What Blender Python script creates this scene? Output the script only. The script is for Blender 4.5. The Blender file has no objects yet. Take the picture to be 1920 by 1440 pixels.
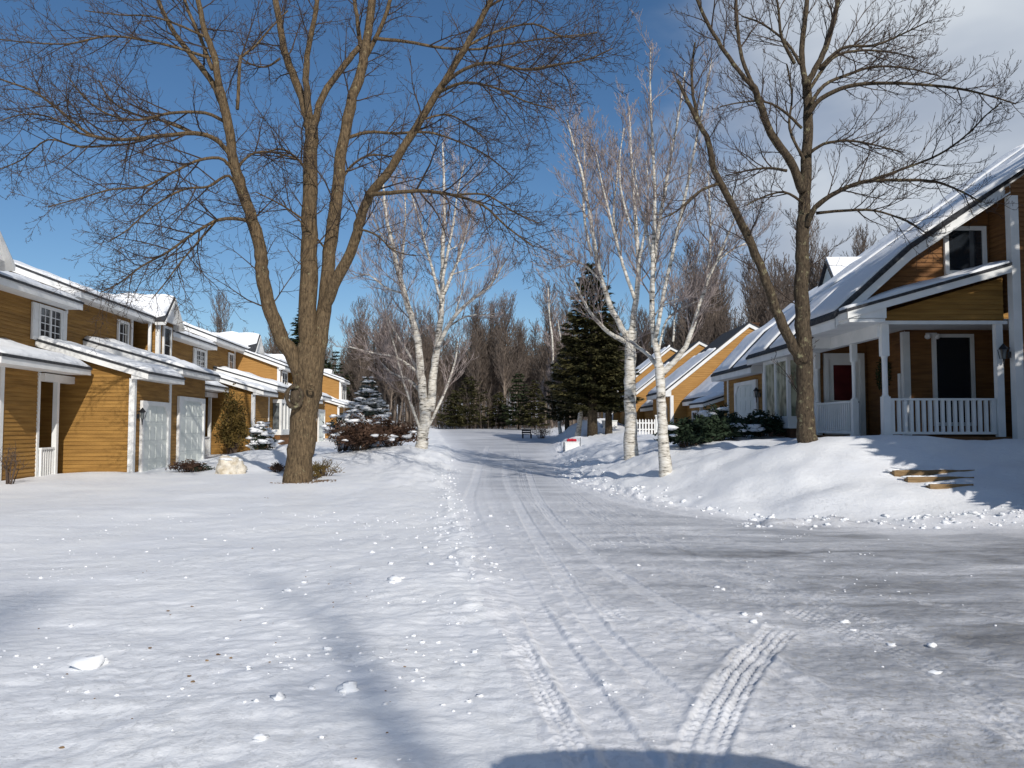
import bpy, math, random
import numpy as np
from mathutils import Vector, Matrix, noise as mnoise

S = bpy.context.scene
C = S.collection
# ---------------------------------------------------------------- camera, sky, sun, exposure
CAMZ = 1.6
TANP = 0.0536
FPX = 1493.0
cam_d = bpy.data.cameras.new('camera'); cam = bpy.data.objects.new('camera', cam_d); C.objects.link(cam)
cam.location = (0, 0, CAMZ); cam.rotation_euler = (math.radians(90) + math.atan(TANP), 0, 0)
cam_d.sensor_width = 36; cam_d.lens = 36 * FPX / 1920; cam_d.clip_end = 3000; cam_d.clip_start = 0.05
S.camera = cam
SUN_AZ = math.radians(20)      # sun stands behind the camera, this far to its right
SUN_EL = math.radians(31)
w = bpy.data.worlds.new('World'); S.world = w; w.use_nodes = True
nt = w.node_tree; nt.nodes.clear()
out = nt.nodes.new('ShaderNodeOutputWorld'); bg = nt.nodes.new('ShaderNodeBackground')
sky = nt.nodes.new('ShaderNodeTexSky'); sky.sky_type = 'NISHITA'; sky.sun_disc = False
sky.sun_elevation = SUN_EL; sky.sun_rotation = math.pi - SUN_AZ
sky.altitude = 600; sky.air_density = 1.0; sky.dust_density = 0.3; sky.ozone_density = 3.0
tc = nt.nodes.new('ShaderNodeTexCoord'); mp = nt.nodes.new('ShaderNodeMapping')
mp.inputs['Scale'].default_value = (1.0, 1.0, 2.2)
nz = nt.nodes.new('ShaderNodeTexNoise'); nz.inputs['Scale'].default_value = 2.1; nz.inputs['Detail'].default_value = 7
nz.inputs['Roughness'].default_value = 0.5; nz.inputs['Distortion'].default_value = 0.25
# clouds gather towards the right of the street
sx = nt.nodes.new('ShaderNodeSeparateXYZ')
mx = nt.nodes.new('ShaderNodeMath'); mx.operation = 'MULTIPLY_ADD'; mx.inputs[1].default_value = 1.3; mx.inputs[2].default_value = -0.13
ad = nt.nodes.new('ShaderNodeMath'); ad.operation = 'ADD'
rp = nt.nodes.new('ShaderNodeValToRGB'); rp.color_ramp.elements[0].position = 0.52; rp.color_ramp.elements[1].position = 0.86
rp.color_ramp.interpolation = 'EASE'
mixc = nt.nodes.new('ShaderNodeMixRGB'); mixc.inputs[2].default_value = (3.3, 3.85, 4.6, 1)
cn = nt.nodes.new('ShaderNodeTexNoise'); cn.inputs['Scale'].default_value = 3.4; cn.inputs['Detail'].default_value = 4
cr = nt.nodes.new('ShaderNodeValToRGB'); cr.color_ramp.elements[0].position = 0.35; cr.color_ramp.elements[1].position = 0.72
cr.color_ramp.elements[0].color = (3.0, 3.6, 4.7, 1); cr.color_ramp.elements[1].color = (6.3, 6.8, 7.4, 1)
hs = nt.nodes.new('ShaderNodeHueSaturation'); hs.inputs['Saturation'].default_value = 1.15; hs.inputs['Value'].default_value = 0.86
L = nt.links.new
L(tc.outputs['Generated'], mp.inputs['Vector']); L(mp.outputs[0], nz.inputs['Vector']); L(mp.outputs[0], cn.inputs['Vector'])
L(tc.outputs['Generated'], sx.inputs[0]); L(sx.outputs['X'], mx.inputs[0]); L(mx.outputs[0], ad.inputs[0]); L(nz.outputs['Fac'], ad.inputs[1])
L(ad.outputs[0], rp.inputs[0]); L(rp.outputs[0], mixc.inputs[0]); L(sky.outputs[0], hs.inputs['Color']); L(hs.outputs[0], mixc.inputs[1])
L(cn.outputs['Fac'], cr.inputs[0]); L(cr.outputs[0], mixc.inputs[2])
L(mixc.outputs[0], bg.inputs[0]); bg.inputs[1].default_value = 0.10; L(bg.outputs[0], out.inputs[0])
sd = bpy.data.lights.new('sun', 'SUN'); so = bpy.data.objects.new('sun', sd); C.objects.link(so)
sd.energy = 3.6; sd.angle = math.radians(0.5); sd.color = (1.0, 0.945, 0.865)
SDIR = Vector((math.sin(SUN_AZ) * math.cos(SUN_EL), -math.cos(SUN_AZ) * math.cos(SUN_EL), math.sin(SUN_EL)))
so.rotation_euler = SDIR.to_track_quat('Z', 'Y').to_euler(); so.location = (10, -20, 30)
S.view_settings.view_transform = 'Standard'; S.view_settings.look = 'None'; S.view_settings.gamma = 1
S.view_settings.exposure = 0.06
S.render.engine = 'CYCLES'

# ---------------------------------------------------------------- helpers
def at(px, py, Y):
    """photo pixel (1920 wide) at world depth Y -> point in the place"""
    p = math.atan(TANP); u = (px - 960) / FPX; v = (720 - py) / FPX
    dy = math.cos(p) - v * math.sin(p); dz = math.sin(p) + v * math.cos(p)
    return Vector((u / dy * Y, Y, CAMZ + dz / dy * Y))

def tag(o, label=None, cat=None, group=None, kind=None):
    if label: o['label'] = label
    if cat: o['category'] = cat
    if group: o['group'] = group
    if kind: o['kind'] = kind
    return o

def thing(name, label, cat, loc=(0, 0, 0), rz=0, group=None):
    o = bpy.data.objects.new(name, None); C.objects.link(o)
    o.location = loc; o.rotation_euler = (0, 0, rz); o.empty_display_size = 0.2
    return tag(o, label, cat, group)

def copy_tree(o, parent=None):
    c = o.copy(); C.objects.link(c)
    if parent is not None: c.parent = parent
    for ch in [x for x in KIDS.get(o.name, [])]:
        copy_tree(ch, c)
        KIDS.setdefault(c.name, []).append(ch)
    return c
KIDS = {}

class MB:
    def __init__(s): s.v = []; s.f = []
    def add(s, vs, fs):
        n = len(s.v); s.v.extend([tuple(a) for a in vs]); s.f.extend([tuple(i + n for i in f) for f in fs])
    def box(s, x0, x1, y0, y1, z0, z1):
        if x0 > x1: x0, x1 = x1, x0
        if y0 > y1: y0, y1 = y1, y0
        if z0 > z1: z0, z1 = z1, z0
        s.add([(x0,y0,z0),(x1,y0,z0),(x1,y1,z0),(x0,y1,z0),(x0,y0,z1),(x1,y0,z1),(x1,y1,z1),(x0,y1,z1)],
              [(0,3,2,1),(4,5,6,7),(0,1,5,4),(1,2,6,5),(2,3,7,6),(3,0,4,7)])
    def fbox(s, F, u0, u1, z0, z1, n0, n1):
        O, U, N = F
        c = [O + U * a + N * b for a, b in ((u0,n0),(u1,n0),(u1,n1),(u0,n1))]
        s.add([(p.x, p.y, z0) for p in c] + [(p.x, p.y, z1) for p in c],
              [(0,3,2,1),(4,5,6,7),(0,1,5,4),(1,2,6,5),(2,3,7,6),(3,0,4,7)])
    def fprism(s, F, poly, n0, n1):
        """poly of (u,z) on wall frame F, extruded from n0 to n1"""
        O, U, N = F; k = len(poly)
        vs = [(O + U * u + N * n).to_tuple()[:2] + (z,) for n in (n0, n1) for u, z in poly]
        s.add(vs, [tuple(range(k)), tuple(range(2 * k - 1, k - 1, -1))] + [(i, i + k, (i + 1) % k + k, (i + 1) % k) for i in range(k)])
    def prism_xz(s, poly, y0, y1):
        k = len(poly)
        vs = [(x, y, z) for y in (y0, y1) for x, z in poly]
        s.add(vs, [tuple(range(k)), tuple(range(2 * k - 1, k - 1, -1))] + [(i, i + k, (i + 1) % k + k, (i + 1) % k) for i in range(k)])
    def tube(s, pts, rad, n=6, cap=True):
        k = len(pts); base = len(s.v)
        up = Vector((0.13, 0.31, 0.94)); prev = None
        for i in range(k):
            p = pts[i]
            d = (pts[min(i + 1, k - 1)] - pts[max(i - 1, 0)])
            if d.length < 1e-9: d = Vector((0, 0, 1))
            d.normalize()
            if prev is None:
                a = d.cross(up)
                if a.length < 1e-3: a = d.cross(Vector((1, 0, 0)))
            else:
                a = prev - d * prev.dot(d)
            a.normalize(); prev = a; b = d.cross(a); r = rad[i]
            for j in range(n):
                t = 2 * math.pi * j / n
                q = p + a * (r * math.cos(t)) + b * (r * math.sin(t))
                s.v.append((q.x, q.y, q.z))
        for i in range(k - 1):
            for j in range(n):
                j2 = (j + 1) % n
                s.f.append((base + i * n + j, base + i * n + j2, base + (i + 1) * n + j2, base + (i + 1) * n + j))
        if cap:
            s.f.append(tuple(base + j for j in range(n - 1, -1, -1))); s.f.append(tuple(base + (k - 1) * n + j for j in range(n)))
    def ball(s, c, rx, ry, rz, seed=0, amp=0.15, nu=8, nv=6):
        b = len(s.v)
        for i in range(nv + 1):
            th = math.pi * i / nv
            for j in range(nu):
                ph = 2 * math.pi * j / nu
                d = Vector((math.sin(th) * math.cos(ph), math.sin(th) * math.sin(ph), math.cos(th)))
                k = 1 + amp * mnoise.noise(d * 1.7 + Vector((seed * 3.1, seed * 1.7, 0))) * 2
                s.v.append((c[0] + d.x * rx * k, c[1] + d.y * ry * k, c[2] + d.z * rz * k))
        for i in range(nv):
            for j in range(nu):
                j2 = (j + 1) % nu
                s.f.append((b + i * nu + j, b + (i + 1) * nu + j, b + (i + 1) * nu + j2, b + i * nu + j2))
    def build(s, name, mat, parent=None, smooth=False, label=None, bevel=0):
        me = bpy.data.meshes.new(name); me.from_pydata(s.v, [], s.f)
        if smooth: me.polygons.foreach_set('use_smooth', [True] * len(me.polygons))
        me.materials.append(mat)
        o = bpy.data.objects.new(name, me); C.objects.link(o)
        if parent is not None:
            o.parent = parent; KIDS.setdefault(parent.name, []).append(o)
        if label: o['label'] = label
        if bevel:
            m = o.modifiers.new('b', 'BEVEL'); m.width = bevel; m.segments = 2; m.limit_method = 'ANGLE'
        return o

def build_split(mb, name, mat, parent=None, **k):
    """one mesh object for each separate piece collected in mb"""
    par = list(range(len(mb.v)))
    def find(a):
        while par[a] != a: par[a] = par[par[a]]; a = par[a]
        return a
    for f in mb.f:
        for i in f[1:]: par[find(i)] = find(f[0])
    groups = {}
    for f in mb.f: groups.setdefault(find(f[0]), []).append(f)
    out = []
    for fs in groups.values():
        ids = sorted({i for f in fs for i in f}); m_ = {a: b_ for b_, a in enumerate(ids)}
        q = MB(); q.v = [mb.v[i] for i in ids]; q.f = [tuple(m_[i] for i in f) for f in fs]; out.append(q.build(name, mat, parent, **k))
    return out

def FR(x, y, facing):
    """wall frame: origin, along, outward.  facing one of +x -x -y +y"""
    d = {'+x': ((0,1,0),(1,0,0)), '-x': ((0,1,0),(-1,0,0)), '-y': ((1,0,0),(0,-1,0)), '+y': ((1,0,0),(0,1,0))}[facing]
    return (Vector((x, y, 0)), Vector(d[0]), Vector(d[1]))

# ---------------------------------------------------------------- materials
def mat_base(name, col, rough=0.6, spec=0.5):
    m = bpy.data.materials.new(name); m.use_nodes = True
    b = m.node_tree.nodes['Principled BSDF']
    b.inputs['Base Color'].default_value = (*col, 1); b.inputs['Roughness'].default_value = rough
    b.inputs['Specular IOR Level'].default_value = spec
    return m, m.node_tree, b

def N(t, kind, **kw):
    n = t.nodes.new(kind)
    for k, v in kw.items():
        if k in n.inputs: n.inputs[k].default_value = v
        else: setattr(n, k, v)
    return n

def mat_noise(name, c0, c1, scale=8, rough=0.7, bump=0.2, bscale=40, stretch=(1, 1, 1), p0=0.35, p1=0.65, dist=0.02, spec=0.3, detail=5):
    m, t, b = mat_base(name, c0, rough, spec)
    co = N(t, 'ShaderNodeTexCoord'); mp = N(t, 'ShaderNodeMapping', Scale=stretch)
    t.links.new(co.outputs['Object'], mp.inputs['Vector'])
    n = N(t, 'ShaderNodeTexNoise', Scale=scale, Detail=detail); t.links.new(mp.outputs[0], n.inputs['Vector'])
    r = N(t, 'ShaderNodeValToRGB'); r.color_ramp.elements[0].position = p0; r.color_ramp.elements[1].position = p1
    r.color_ramp.elements[0].color = (*c0, 1); r.color_ramp.elements[1].color = (*c1, 1)
    t.links.new(n.outputs['Fac'], r.inputs[0]); t.links.new(r.outputs[0], b.inputs['Base Color'])
    if bump:
        n2 = N(t, 'ShaderNodeTexNoise', Scale=bscale, Detail=4); t.links.new(mp.outputs[0], n2.inputs['Vector'])
        bp = N(t, 'ShaderNodeBump', Strength=bump, Distance=dist); t.links.new(n2.outputs['Fac'], bp.inputs['Height'])
        t.links.new(bp.outputs[0], b.inputs['Normal'])
    return m

M = {}
M['siding'] = mat_noise('siding', (0.225, 0.117, 0.027), (0.35, 0.190, 0.048), 1.1, 0.75, 0.3, 30, (0.8, 0.8, 9))
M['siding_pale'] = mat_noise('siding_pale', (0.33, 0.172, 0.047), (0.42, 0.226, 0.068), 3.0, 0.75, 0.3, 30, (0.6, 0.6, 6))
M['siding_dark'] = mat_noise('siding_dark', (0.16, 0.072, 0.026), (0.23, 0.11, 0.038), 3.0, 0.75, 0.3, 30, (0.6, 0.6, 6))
M['trim'] = mat_noise('trim', (0.70, 0.71, 0.70), (0.80, 0.80, 0.79), 2.0, 0.55, 0.08, 30)
M['garage'] = mat_noise('garage_paint', (0.62, 0.66, 0.63), (0.72, 0.75, 0.72), 1.5, 0.5, 0.06, 30)
M['shingle'] = mat_noise('shingle', (0.028, 0.030, 0.035), (0.06, 0.062, 0.068), 14, 0.9, 0.4, 30)
M['black'] = mat_noise('black_metal', (0.012, 0.012, 0.014), (0.022, 0.022, 0.025), 20, 0.45, 0.1, 50)
M['found'] = mat_noise('foundation', (0.075, 0.038, 0.022), (0.12, 0.06, 0.035), 9, 0.9, 0.5, 22)
M['timber'] = mat_noise('timber', (0.19, 0.12, 0.055), (0.28, 0.19, 0.10), 5, 0.85, 0.4, 25, (1, 6, 6))
M['red'] = mat_noise('red_cloth', (0.35, 0.012, 0.03), (0.5, 0.03, 0.05), 10, 0.7, 0.2, 30)
M['doorred'] = mat_noise('dark_red', (0.06, 0.006, 0.009), (0.09, 0.012, 0.014), 4, 0.3, 0.0)
M['porchwood'] = mat_noise('porch_wood', (0.12, 0.055, 0.02), (0.17, 0.08, 0.03), 6, 0.7, 0.2, 30)
m, t, b = mat_base('glass_pane', (0.018, 0.022, 0.028), 0.04, 0.9); M['glass'] = m
n_ = N(t, 'ShaderNodeTexNoise', Scale=1.4, Detail=2); bp = N(t, 'ShaderNodeBump', Strength=0.05, Distance=0.05)
t.links.new(n_.outputs['Fac'], bp.inputs['Height']); t.links.new(bp.outputs[0], b.inputs['Normal'])
M['curtain_reflect'] = mat_noise('curtain_reflect_glass', (0.16, 0.19, 0.14), (0.50, 0.52, 0.40), 2.2, 0.12, 0.05, 4, (1, 1.6, 1.1), 0.38, 0.62, spec=0.8)  # pale patches paint both curtains and reflections into the bay panes
M['greyglass'] = mat_noise('greyglass', (0.05, 0.06, 0.07), (0.2, 0.22, 0.22), 3, 0.08, 0.0, spec=0.8)  # mottled grey glass, paler than the plain panes

def mat_snow(name, road=False):
    m, t, b = mat_base(name, (0.84, 0.86, 0.89), 0.55, 0.25)
    co = N(t, 'ShaderNodeTexCoord')
    n1 = N(t, 'ShaderNodeTexNoise', Scale=0.9, Detail=6, Roughness=0.6); t.links.new(co.outputs['Object'], n1.inputs['Vector'])
    n2 = N(t, 'ShaderNodeTexNoise', Scale=9, Detail=6, Roughness=0.65); t.links.new(co.outputs['Object'], n2.inputs['Vector'])
    n3 = N(t, 'ShaderNodeTexNoise', Scale=60, Detail=3, Roughness=0.6); t.links.new(co.outputs['Object'], n3.inputs['Vector'])
    a = N(t, 'ShaderNodeMath', operation='MULTIPLY_ADD'); a.inputs[1].default_value = 0.16
    t.links.new(n3.outputs['Fac'], a.inputs[0]); t.links.new(n2.outputs['Fac'], a.inputs[2])
    n4 = N(t, 'ShaderNodeTexNoise', Scale=13, Detail=9, Roughness=0.82); t.links.new(co.outputs['Object'], n4.inputs['Vector'])
    r4 = N(t, 'ShaderNodeMapRange'); r4.inputs['From Min'].default_value = 0.54; r4.inputs['From Max'].default_value = 0.72; r4.inputs['To Max'].default_value = 0.7
    t.links.new(n4.outputs['Fac'], r4.inputs['Value'])
    nm = N(t, 'ShaderNodeTexNoise', Scale=0.7, Detail=3); t.links.new(co.outputs['Object'], nm.inputs['Vector'])
    rm = N(t, 'ShaderNodeMapRange'); rm.inputs['From Min'].default_value = 0.42; rm.inputs['From Max'].default_value = 0.62
    t.links.new(nm.outputs['Fac'], rm.inputs['Value'])
    m4 = N(t, 'ShaderNodeMath', operation='MULTIPLY'); t.links.new(r4.outputs[0], m4.inputs[0]); t.links.new(rm.outputs[0], m4.inputs[1])
    a4 = N(t, 'ShaderNodeMath', operation='ADD'); t.links.new(a.outputs[0], a4.inputs[0]); t.links.new(m4.outputs[0], a4.inputs[1]); a = a4
    bp = N(t, 'ShaderNodeBump', Strength=0.5, Distance=0.035 if not road else 0.04)
    t.links.new(a.outputs[0], bp.inputs['Height']); t.links.new(bp.outputs[0], b.inputs['Normal'])
    if not road:
        r = N(t, 'ShaderNodeValToRGB'); r.color_ramp.elements[0].position = 0.3; r.color_ramp.elements[1].position = 0.7
        r.color_ramp.elements[0].color = (0.78, 0.80, 0.84, 1); r.color_ramp.elements[1].color = (0.88, 0.89, 0.90, 1)
        t.links.new(n1.outputs['Fac'], r.inputs[0]); t.links.new(r.outputs[0], b.inputs['Base Color'])
        return m
    # packed, driven snow with worn grey patches and grit
    mp = N(t, 'ShaderNodeMapping', Scale=(0.32, 1.3, 1)); mp.inputs['Rotation'].default_value = (0, 0, 0.12)
    t.links.new(co.outputs['Object'], mp.inputs['Vector'])
    p1 = N(t, 'ShaderNodeTexNoise', Scale=0.85, Detail=7, Roughness=0.62, Distortion=0.6); t.links.new(mp.outputs[0], p1.inputs['Vector']); p1.inputs['Scale'].default_value = 1.0; p1.inputs['Roughness'].default_value = 0.70; p1.inputs['Detail'].default_value = 10
    at_ = N(t, 'ShaderNodeAttribute', attribute_name='wear')
    p2 = N(t, 'ShaderNodeTexNoise', Scale=0.35, Detail=3); t.links.new(mp.outputs[0], p2.inputs['Vector'])
    pm = N(t, 'ShaderNodeMath', operation='MULTIPLY_ADD'); pm.inputs[1].default_value = 0.45; t.links.new(p2.outputs['Fac'], pm.inputs[0]); t.links.new(p1.outputs['Fac'], pm.inputs[2])
    pr_ = N(t, 'ShaderNodeMapRange'); pr_.inputs['From Min'].default_value = 0.52; pr_.inputs['From Max'].default_value = 0.92; t.links.new(pm.outputs[0], pr_.inputs['Value'])
    ad = N(t, 'ShaderNodeMath', operation='MULTIPLY'); t.links.new(at_.outputs['Fac'], ad.inputs[0]); t.links.new(pr_.outputs[0], ad.inputs[1])
    r = N(t, 'ShaderNodeValToRGB')
    e = r.color_ramp.elements; e[0].position = 0.02; e[0].color = (0.80, 0.81, 0.84, 1); e[1].position = 1.0; e[1].color = (0.20, 0.205, 0.22, 1)
    x = e.new(0.30); x.color = (0.62, 0.63, 0.66, 1); x = e.new(0.58); x.color = (0.44, 0.455, 0.49, 1)
    t.links.new(ad.outputs[0], r.inputs[0])
    # sandy grit
    g = N(t, 'ShaderNodeTexNoise', Scale=26, Detail=5, Roughness=0.75); t.links.new(co.outputs['Object'], g.inputs['Vector'])
    gr = N(t, 'ShaderNodeValToRGB'); gr.color_ramp.elements[0].position = 0.52; gr.color_ramp.elements[1].position = 0.70
    t.links.new(g.outputs['Fac'], gr.inputs[0])
    gm = N(t, 'ShaderNodeMath', operation='MULTIPLY'); t.links.new(gr.outputs[0], gm.inputs[0]); t.links.new(at_.outputs['Fac'], gm.inputs[1])
    gm2 = N(t, 'ShaderNodeMath', operation='MULTIPLY'); gm2.inputs[1].default_value = 0.75; t.links.new(gm.outputs[0], gm2.inputs[0])
    mx = N(t, 'ShaderNodeMixRGB'); mx.inputs[2].default_value = (0.42, 0.39, 0.33, 1)
    t.links.new(gm2.outputs[0], mx.inputs[0]); t.links.new(r.outputs[0], mx.inputs[1]); t.links.new(mx.outputs[0], b.inputs['Base Color'])
    b.inputs['Roughness'].default_value = 0.45
    return m
M['snow'] = mat_snow('snow'); M['road'] = mat_snow('packed_snow', True)
m, t, b = mat_base('roof_snow', (0.84, 0.86, 0.89), 0.6, 0.2); M['rsnow'] = m
co = N(t, 'ShaderNodeTexCoord'); n_ = N(t, 'ShaderNodeTexNoise', Scale=5, Detail=6); t.links.new(co.outputs['Object'], n_.inputs['Vector'])
bp = N(t, 'ShaderNodeBump', Strength=0.5, Distance=0.06); t.links.new(n_.outputs['Fac'], bp.inputs['Height']); t.links.new(bp.outputs[0], b.inputs['Normal'])

def mat_bark(name, c0, c1, lich, lp=0.62, zs=0.35, sc=16):
    m, t, b = mat_base(name, c0, 0.9, 0.15)
    co = N(t, 'ShaderNodeTexCoord'); mp = N(t, 'ShaderNodeMapping', Scale=(1, 1, zs)); t.links.new(co.outputs['Object'], mp.inputs['Vector'])
    n1 = N(t, 'ShaderNodeTexNoise', Scale=sc, Detail=7, Roughness=0.7, Distortion=0.4); t.links.new(mp.outputs[0], n1.inputs['Vector'])
    r = N(t, 'ShaderNodeValToRGB'); r.color_ramp.elements[0].position = 0.36; r.color_ramp.elements[1].position = 0.64
    r.color_ramp.elements[0].color = (*c0, 1); r.color_ramp.elements[1].color = (*c1, 1); t.links.new(n1.outputs['Fac'], r.inputs[0])
    n2 = N(t, 'ShaderNodeTexNoise', Scale=7, Detail=6, Roughness=0.7); t.links.new(co.outputs['Object'], n2.inputs['Vector'])
    r2 = N(t, 'ShaderNodeValToRGB'); r2.color_ramp.elements[0].position = lp - 0.07; r2.color_ramp.elements[1].position = lp + 0.04
    t.links.new(n2.outputs['Fac'], r2.inputs[0])
    mx = N(t, 'ShaderNodeMixRGB'); mx.inputs[2].default_value = (*lich, 1)
    t.links.new(r2.outputs[0], mx.inputs[0]); t.links.new(r.outputs[0], mx.inputs[1]); t.links.new(mx.outputs[0], b.inputs['Base Color'])
    bp = N(t, 'ShaderNodeBump', Strength=0.9, Distance=0.03); t.links.new(n1.outputs['Fac'], bp.inputs['Height']); t.links.new(bp.outputs[0], b.inputs['Normal'])
    return m
M['bark'] = mat_bark('maple_bark', (0.045, 0.032, 0.020), (0.19, 0.135, 0.078), (0.27, 0.24, 0.14), .67, .24, 24)
M['barkb'] = mat_bark('maple_bark_dark', (0.030, 0.023, 0.017), (0.125, 0.095, 0.064), (0.27, 0.25, 0.15), 0.64, .30, 26)  # darkened bark also stands in for shade on the right maple's trunk
M['twig'] = mat_noise('twig_bark', (0.060, 0.042, 0.034), (0.115, 0.082, 0.062), 3, 0.85, 0)
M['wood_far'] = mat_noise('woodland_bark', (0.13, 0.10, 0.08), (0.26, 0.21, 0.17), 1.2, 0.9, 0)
M['twig_dark'] = mat_noise('twig_bark_dark', (0.030, 0.021, 0.017), (0.080, 0.056, 0.042), 3, 0.85, 0)
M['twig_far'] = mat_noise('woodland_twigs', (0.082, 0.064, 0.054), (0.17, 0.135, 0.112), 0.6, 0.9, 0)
M['twig_birch'] = mat_noise('birch_twigs', (0.17, 0.135, 0.13), (0.40, 0.34, 0.32), 3, 0.85, 0)
m, t, b = mat_base('birch_bark', (0.7, 0.68, 0.63), 0.6, 0.3); M['birch'] = m
co = N(t, 'ShaderNodeTexCoord'); mp = N(t, 'ShaderNodeMapping', Scale=(1.2, 1.2, 5.5)); t.links.new(co.outputs['Object'], mp.inputs['Vector'])
n1 = N(t, 'ShaderNodeTexNoise', Scale=3.2, Detail=6, Roughness=0.7); t.links.new(mp.outputs[0], n1.inputs['Vector'])
r = N(t, 'ShaderNodeValToRGB'); e = r.color_ramp.elements
e[0].position = 0.36; e[0].color = (0.03, 0.027, 0.024, 1); e[1].position = 0.47; e[1].color = (0.55, 0.51, 0.44, 1)
x = e.new(0.62); x.color = (0.74, 0.72, 0.67, 1)
t.links.new(n1.outputs['Fac'], r.inputs[0]); t.links.new(r.outputs[0], b.inputs['Base Color'])
bp = N(t, 'ShaderNodeBump', Strength=0.4, Distance=0.02); t.links.new(n1.outputs['Fac'], bp.inputs['Height']); t.links.new(bp.outputs[0], b.inputs['Normal'])
def mat_leaf(name, c0, c1, sc=2.0):
    return mat_noise(name, c0, c1, sc, 0.75, 0, p0=0.3, p1=0.7, spec=0.2)
M['spruce'] = mat_leaf('spruce_needles', (0.018, 0.030, 0.014), (0.050, 0.062, 0.026), 1.5)
M['bluespruce'] = mat_leaf('blue_spruce_needles', (0.025, 0.042, 0.036), (0.07, 0.095, 0.08), 2)
M['pine'] = mat_leaf('pine_needles', (0.028, 0.032, 0.012), (0.085, 0.075, 0.030), 0.8)
M['juniper'] = mat_leaf('juniper_leaves', (0.012, 0.024, 0.014), (0.032, 0.05, 0.026), 3)
M['redshrub'] = mat_leaf('shrub_brown', (0.055, 0.030, 0.022), (0.12, 0.07, 0.045), 3)
M['goldshrub'] = mat_leaf('shrub_gold', (0.07, 0.055, 0.015), (0.17, 0.11, 0.03), 3)
M['palebush'] = mat_noise('pale_bush', (0.50, 0.43, 0.32), (0.72, 0.68, 0.6), 5, 0.85, 0.7, 14, dist=0.06)
M['chips'] = mat_noise('bark_chips', (0.12, 0.07, 0.035), (0.28, 0.19, 0.11), 20, 0.9, 0.5, 30)
M['carpaint'] = mat_noise('car_paint', (0.05, 0.07, 0.12), (0.06, 0.08, 0.13), 2, 0.25, 0)
M['rubber'] = mat_noise('rubber', (0.02, 0.02, 0.02), (0.03, 0.03, 0.03), 10, 0.8, 0.1)

# ---------------------------------------------------------------- terrain
def _h(ix, iy, s):
    n = (ix.astype(np.int64) * 374761393 + iy.astype(np.int64) * 668265263 + s * 1442695041) & 0xffffffff
    n = ((n ^ (n >> 13)) * 1274126177) & 0xffffffff
    return ((n ^ (n >> 16)) & 0xffff) / 65535.0
def vn(x, y, s=0):
    ix = np.floor(x); iy = np.floor(y); fx = x - ix; fy = y - iy
    fx = fx * fx * fx * (fx * (fx * 6 - 15) + 10); fy = fy * fy * fy * (fy * (fy * 6 - 15) + 10)
    a = _h(ix, iy, s); b_ = _h(ix + 1, iy, s); c = _h(ix, iy + 1, s); d = _h(ix + 1, iy + 1, s)
    return (a + (b_ - a) * fx) * (1 - fy) + (c + (d - c) * fx) * fy - 0.5
def ss(x, a, b_):
    t_ = np.clip((x - a) / (b_ - a), 0, 1); return t_ * t_ * (3 - 2 * t_)
def eo(x, a, b_):
    t_ = np.clip((x - a) / (b_ - a), 0, 1); return 1 - (1 - t_) ** 2
def edge_r(Y): return np.interp(Y, [13, 14.5, 16, 19, 22, 26, 35, 45, 60, 90, 130], [6.5, 4.6, 3.5, 2.6, 2.1, 2.1, 2.3, 2.7, 3.6, 4.2, 4.2])
def edge_l(Y): return np.interp(Y, [-30, 4, 6, 10, 17, 22, 35, 50, 70, 100], [0.4, 0.25, 0.0, -0.55, -1.2, -1.75, -2.6, -4.0, -6.5, -9])
def bump(X, Y, x, y, r, h, ry=None):
    ry = ry or r
    return h * np.exp(-(((X - x) / r) ** 2 + ((Y - y) / ry) ** 2))
TRACKS = [  # points, half width, depth, ribs, strength
    ([(0.74, 3.4), (0.94, 4.05), (1.3, 4.87), (1.62, 5.5), (2.1, 6.35), (2.3, 6.6)], 0.125, 0.019, 4),
    ([(2.28, 6.6), (2.85, 7.4), (3.7, 8.5)], 0.13, 0.005, 4),
    ([(0.66, 3.3), (0.56, 3.9), (0.33, 5.7), (0.02, 8.4), (-0.5, 12.4), (-0.95, 17), (-1.1, 24), (-1.3, 34), (-1.5, 50)], 0.13, 0.016, 0),
    ([(0.36, 3.3), (0.28, 4.2), (0.05, 5.9), (-0.25, 8.4), (-0.65, 12.4), (-0.85, 15)], 0.07, 0.013, 3),
    ([(2.55, 3.6), (2.72, 4.6), (2.78, 5.6), (2.62, 6.6), (2.2, 7.8), (1.4, 10.5), (0.7, 14), (0.3, 20), (0.3, 34), (0.2, 55)], 0.13, 0.012, 4),
    ([(3.3, 3.9), (3.4, 4.8), (3.2, 6.0), (2.6, 8.0), (1.9, 11.0), (1.5, 14), (1.2, 20)], 0.12, 0.011, 3),
    ([(1.05, 4.4), (0.8, 5.4), (0.6, 7.0), (0.5, 9.0), (0.35, 12), (0.15, 16), (-0.2, 24), (-0.3, 36)], 0.10, 0.010, 0),
    ([(4.6, 6.2), (3.6, 7.6), (2.6, 9.6), (1.9, 12.5), (1.5, 17), (1.4, 26)], 0.10, 0.010, 3),
    ([(1.9, 4.6), (1.7, 5.6), (1.35, 7.4), (1.0, 9.5), (0.75, 13), (0.55, 18), (0.6, 30)], 0.09, 0.009, 0),
    ([(0.9, 6.5), (0.55, 8.5), (0.15, 11.5), (-0.35, 16), (-0.7, 22), (-0.9, 32)], 0.11, 0.010, 3),
    ([(6.5, 9.0), (4.8, 9.6), (3.2, 11.0), (2.2, 13.5), (1.8, 18)], 0.12, 0.009, 4),
    ([(7.8, 12.6), (5.2, 12.9), (3.4, 14.2), (2.3, 17), (1.7, 22)], 0.16, 0.012, 0),
]
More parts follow.
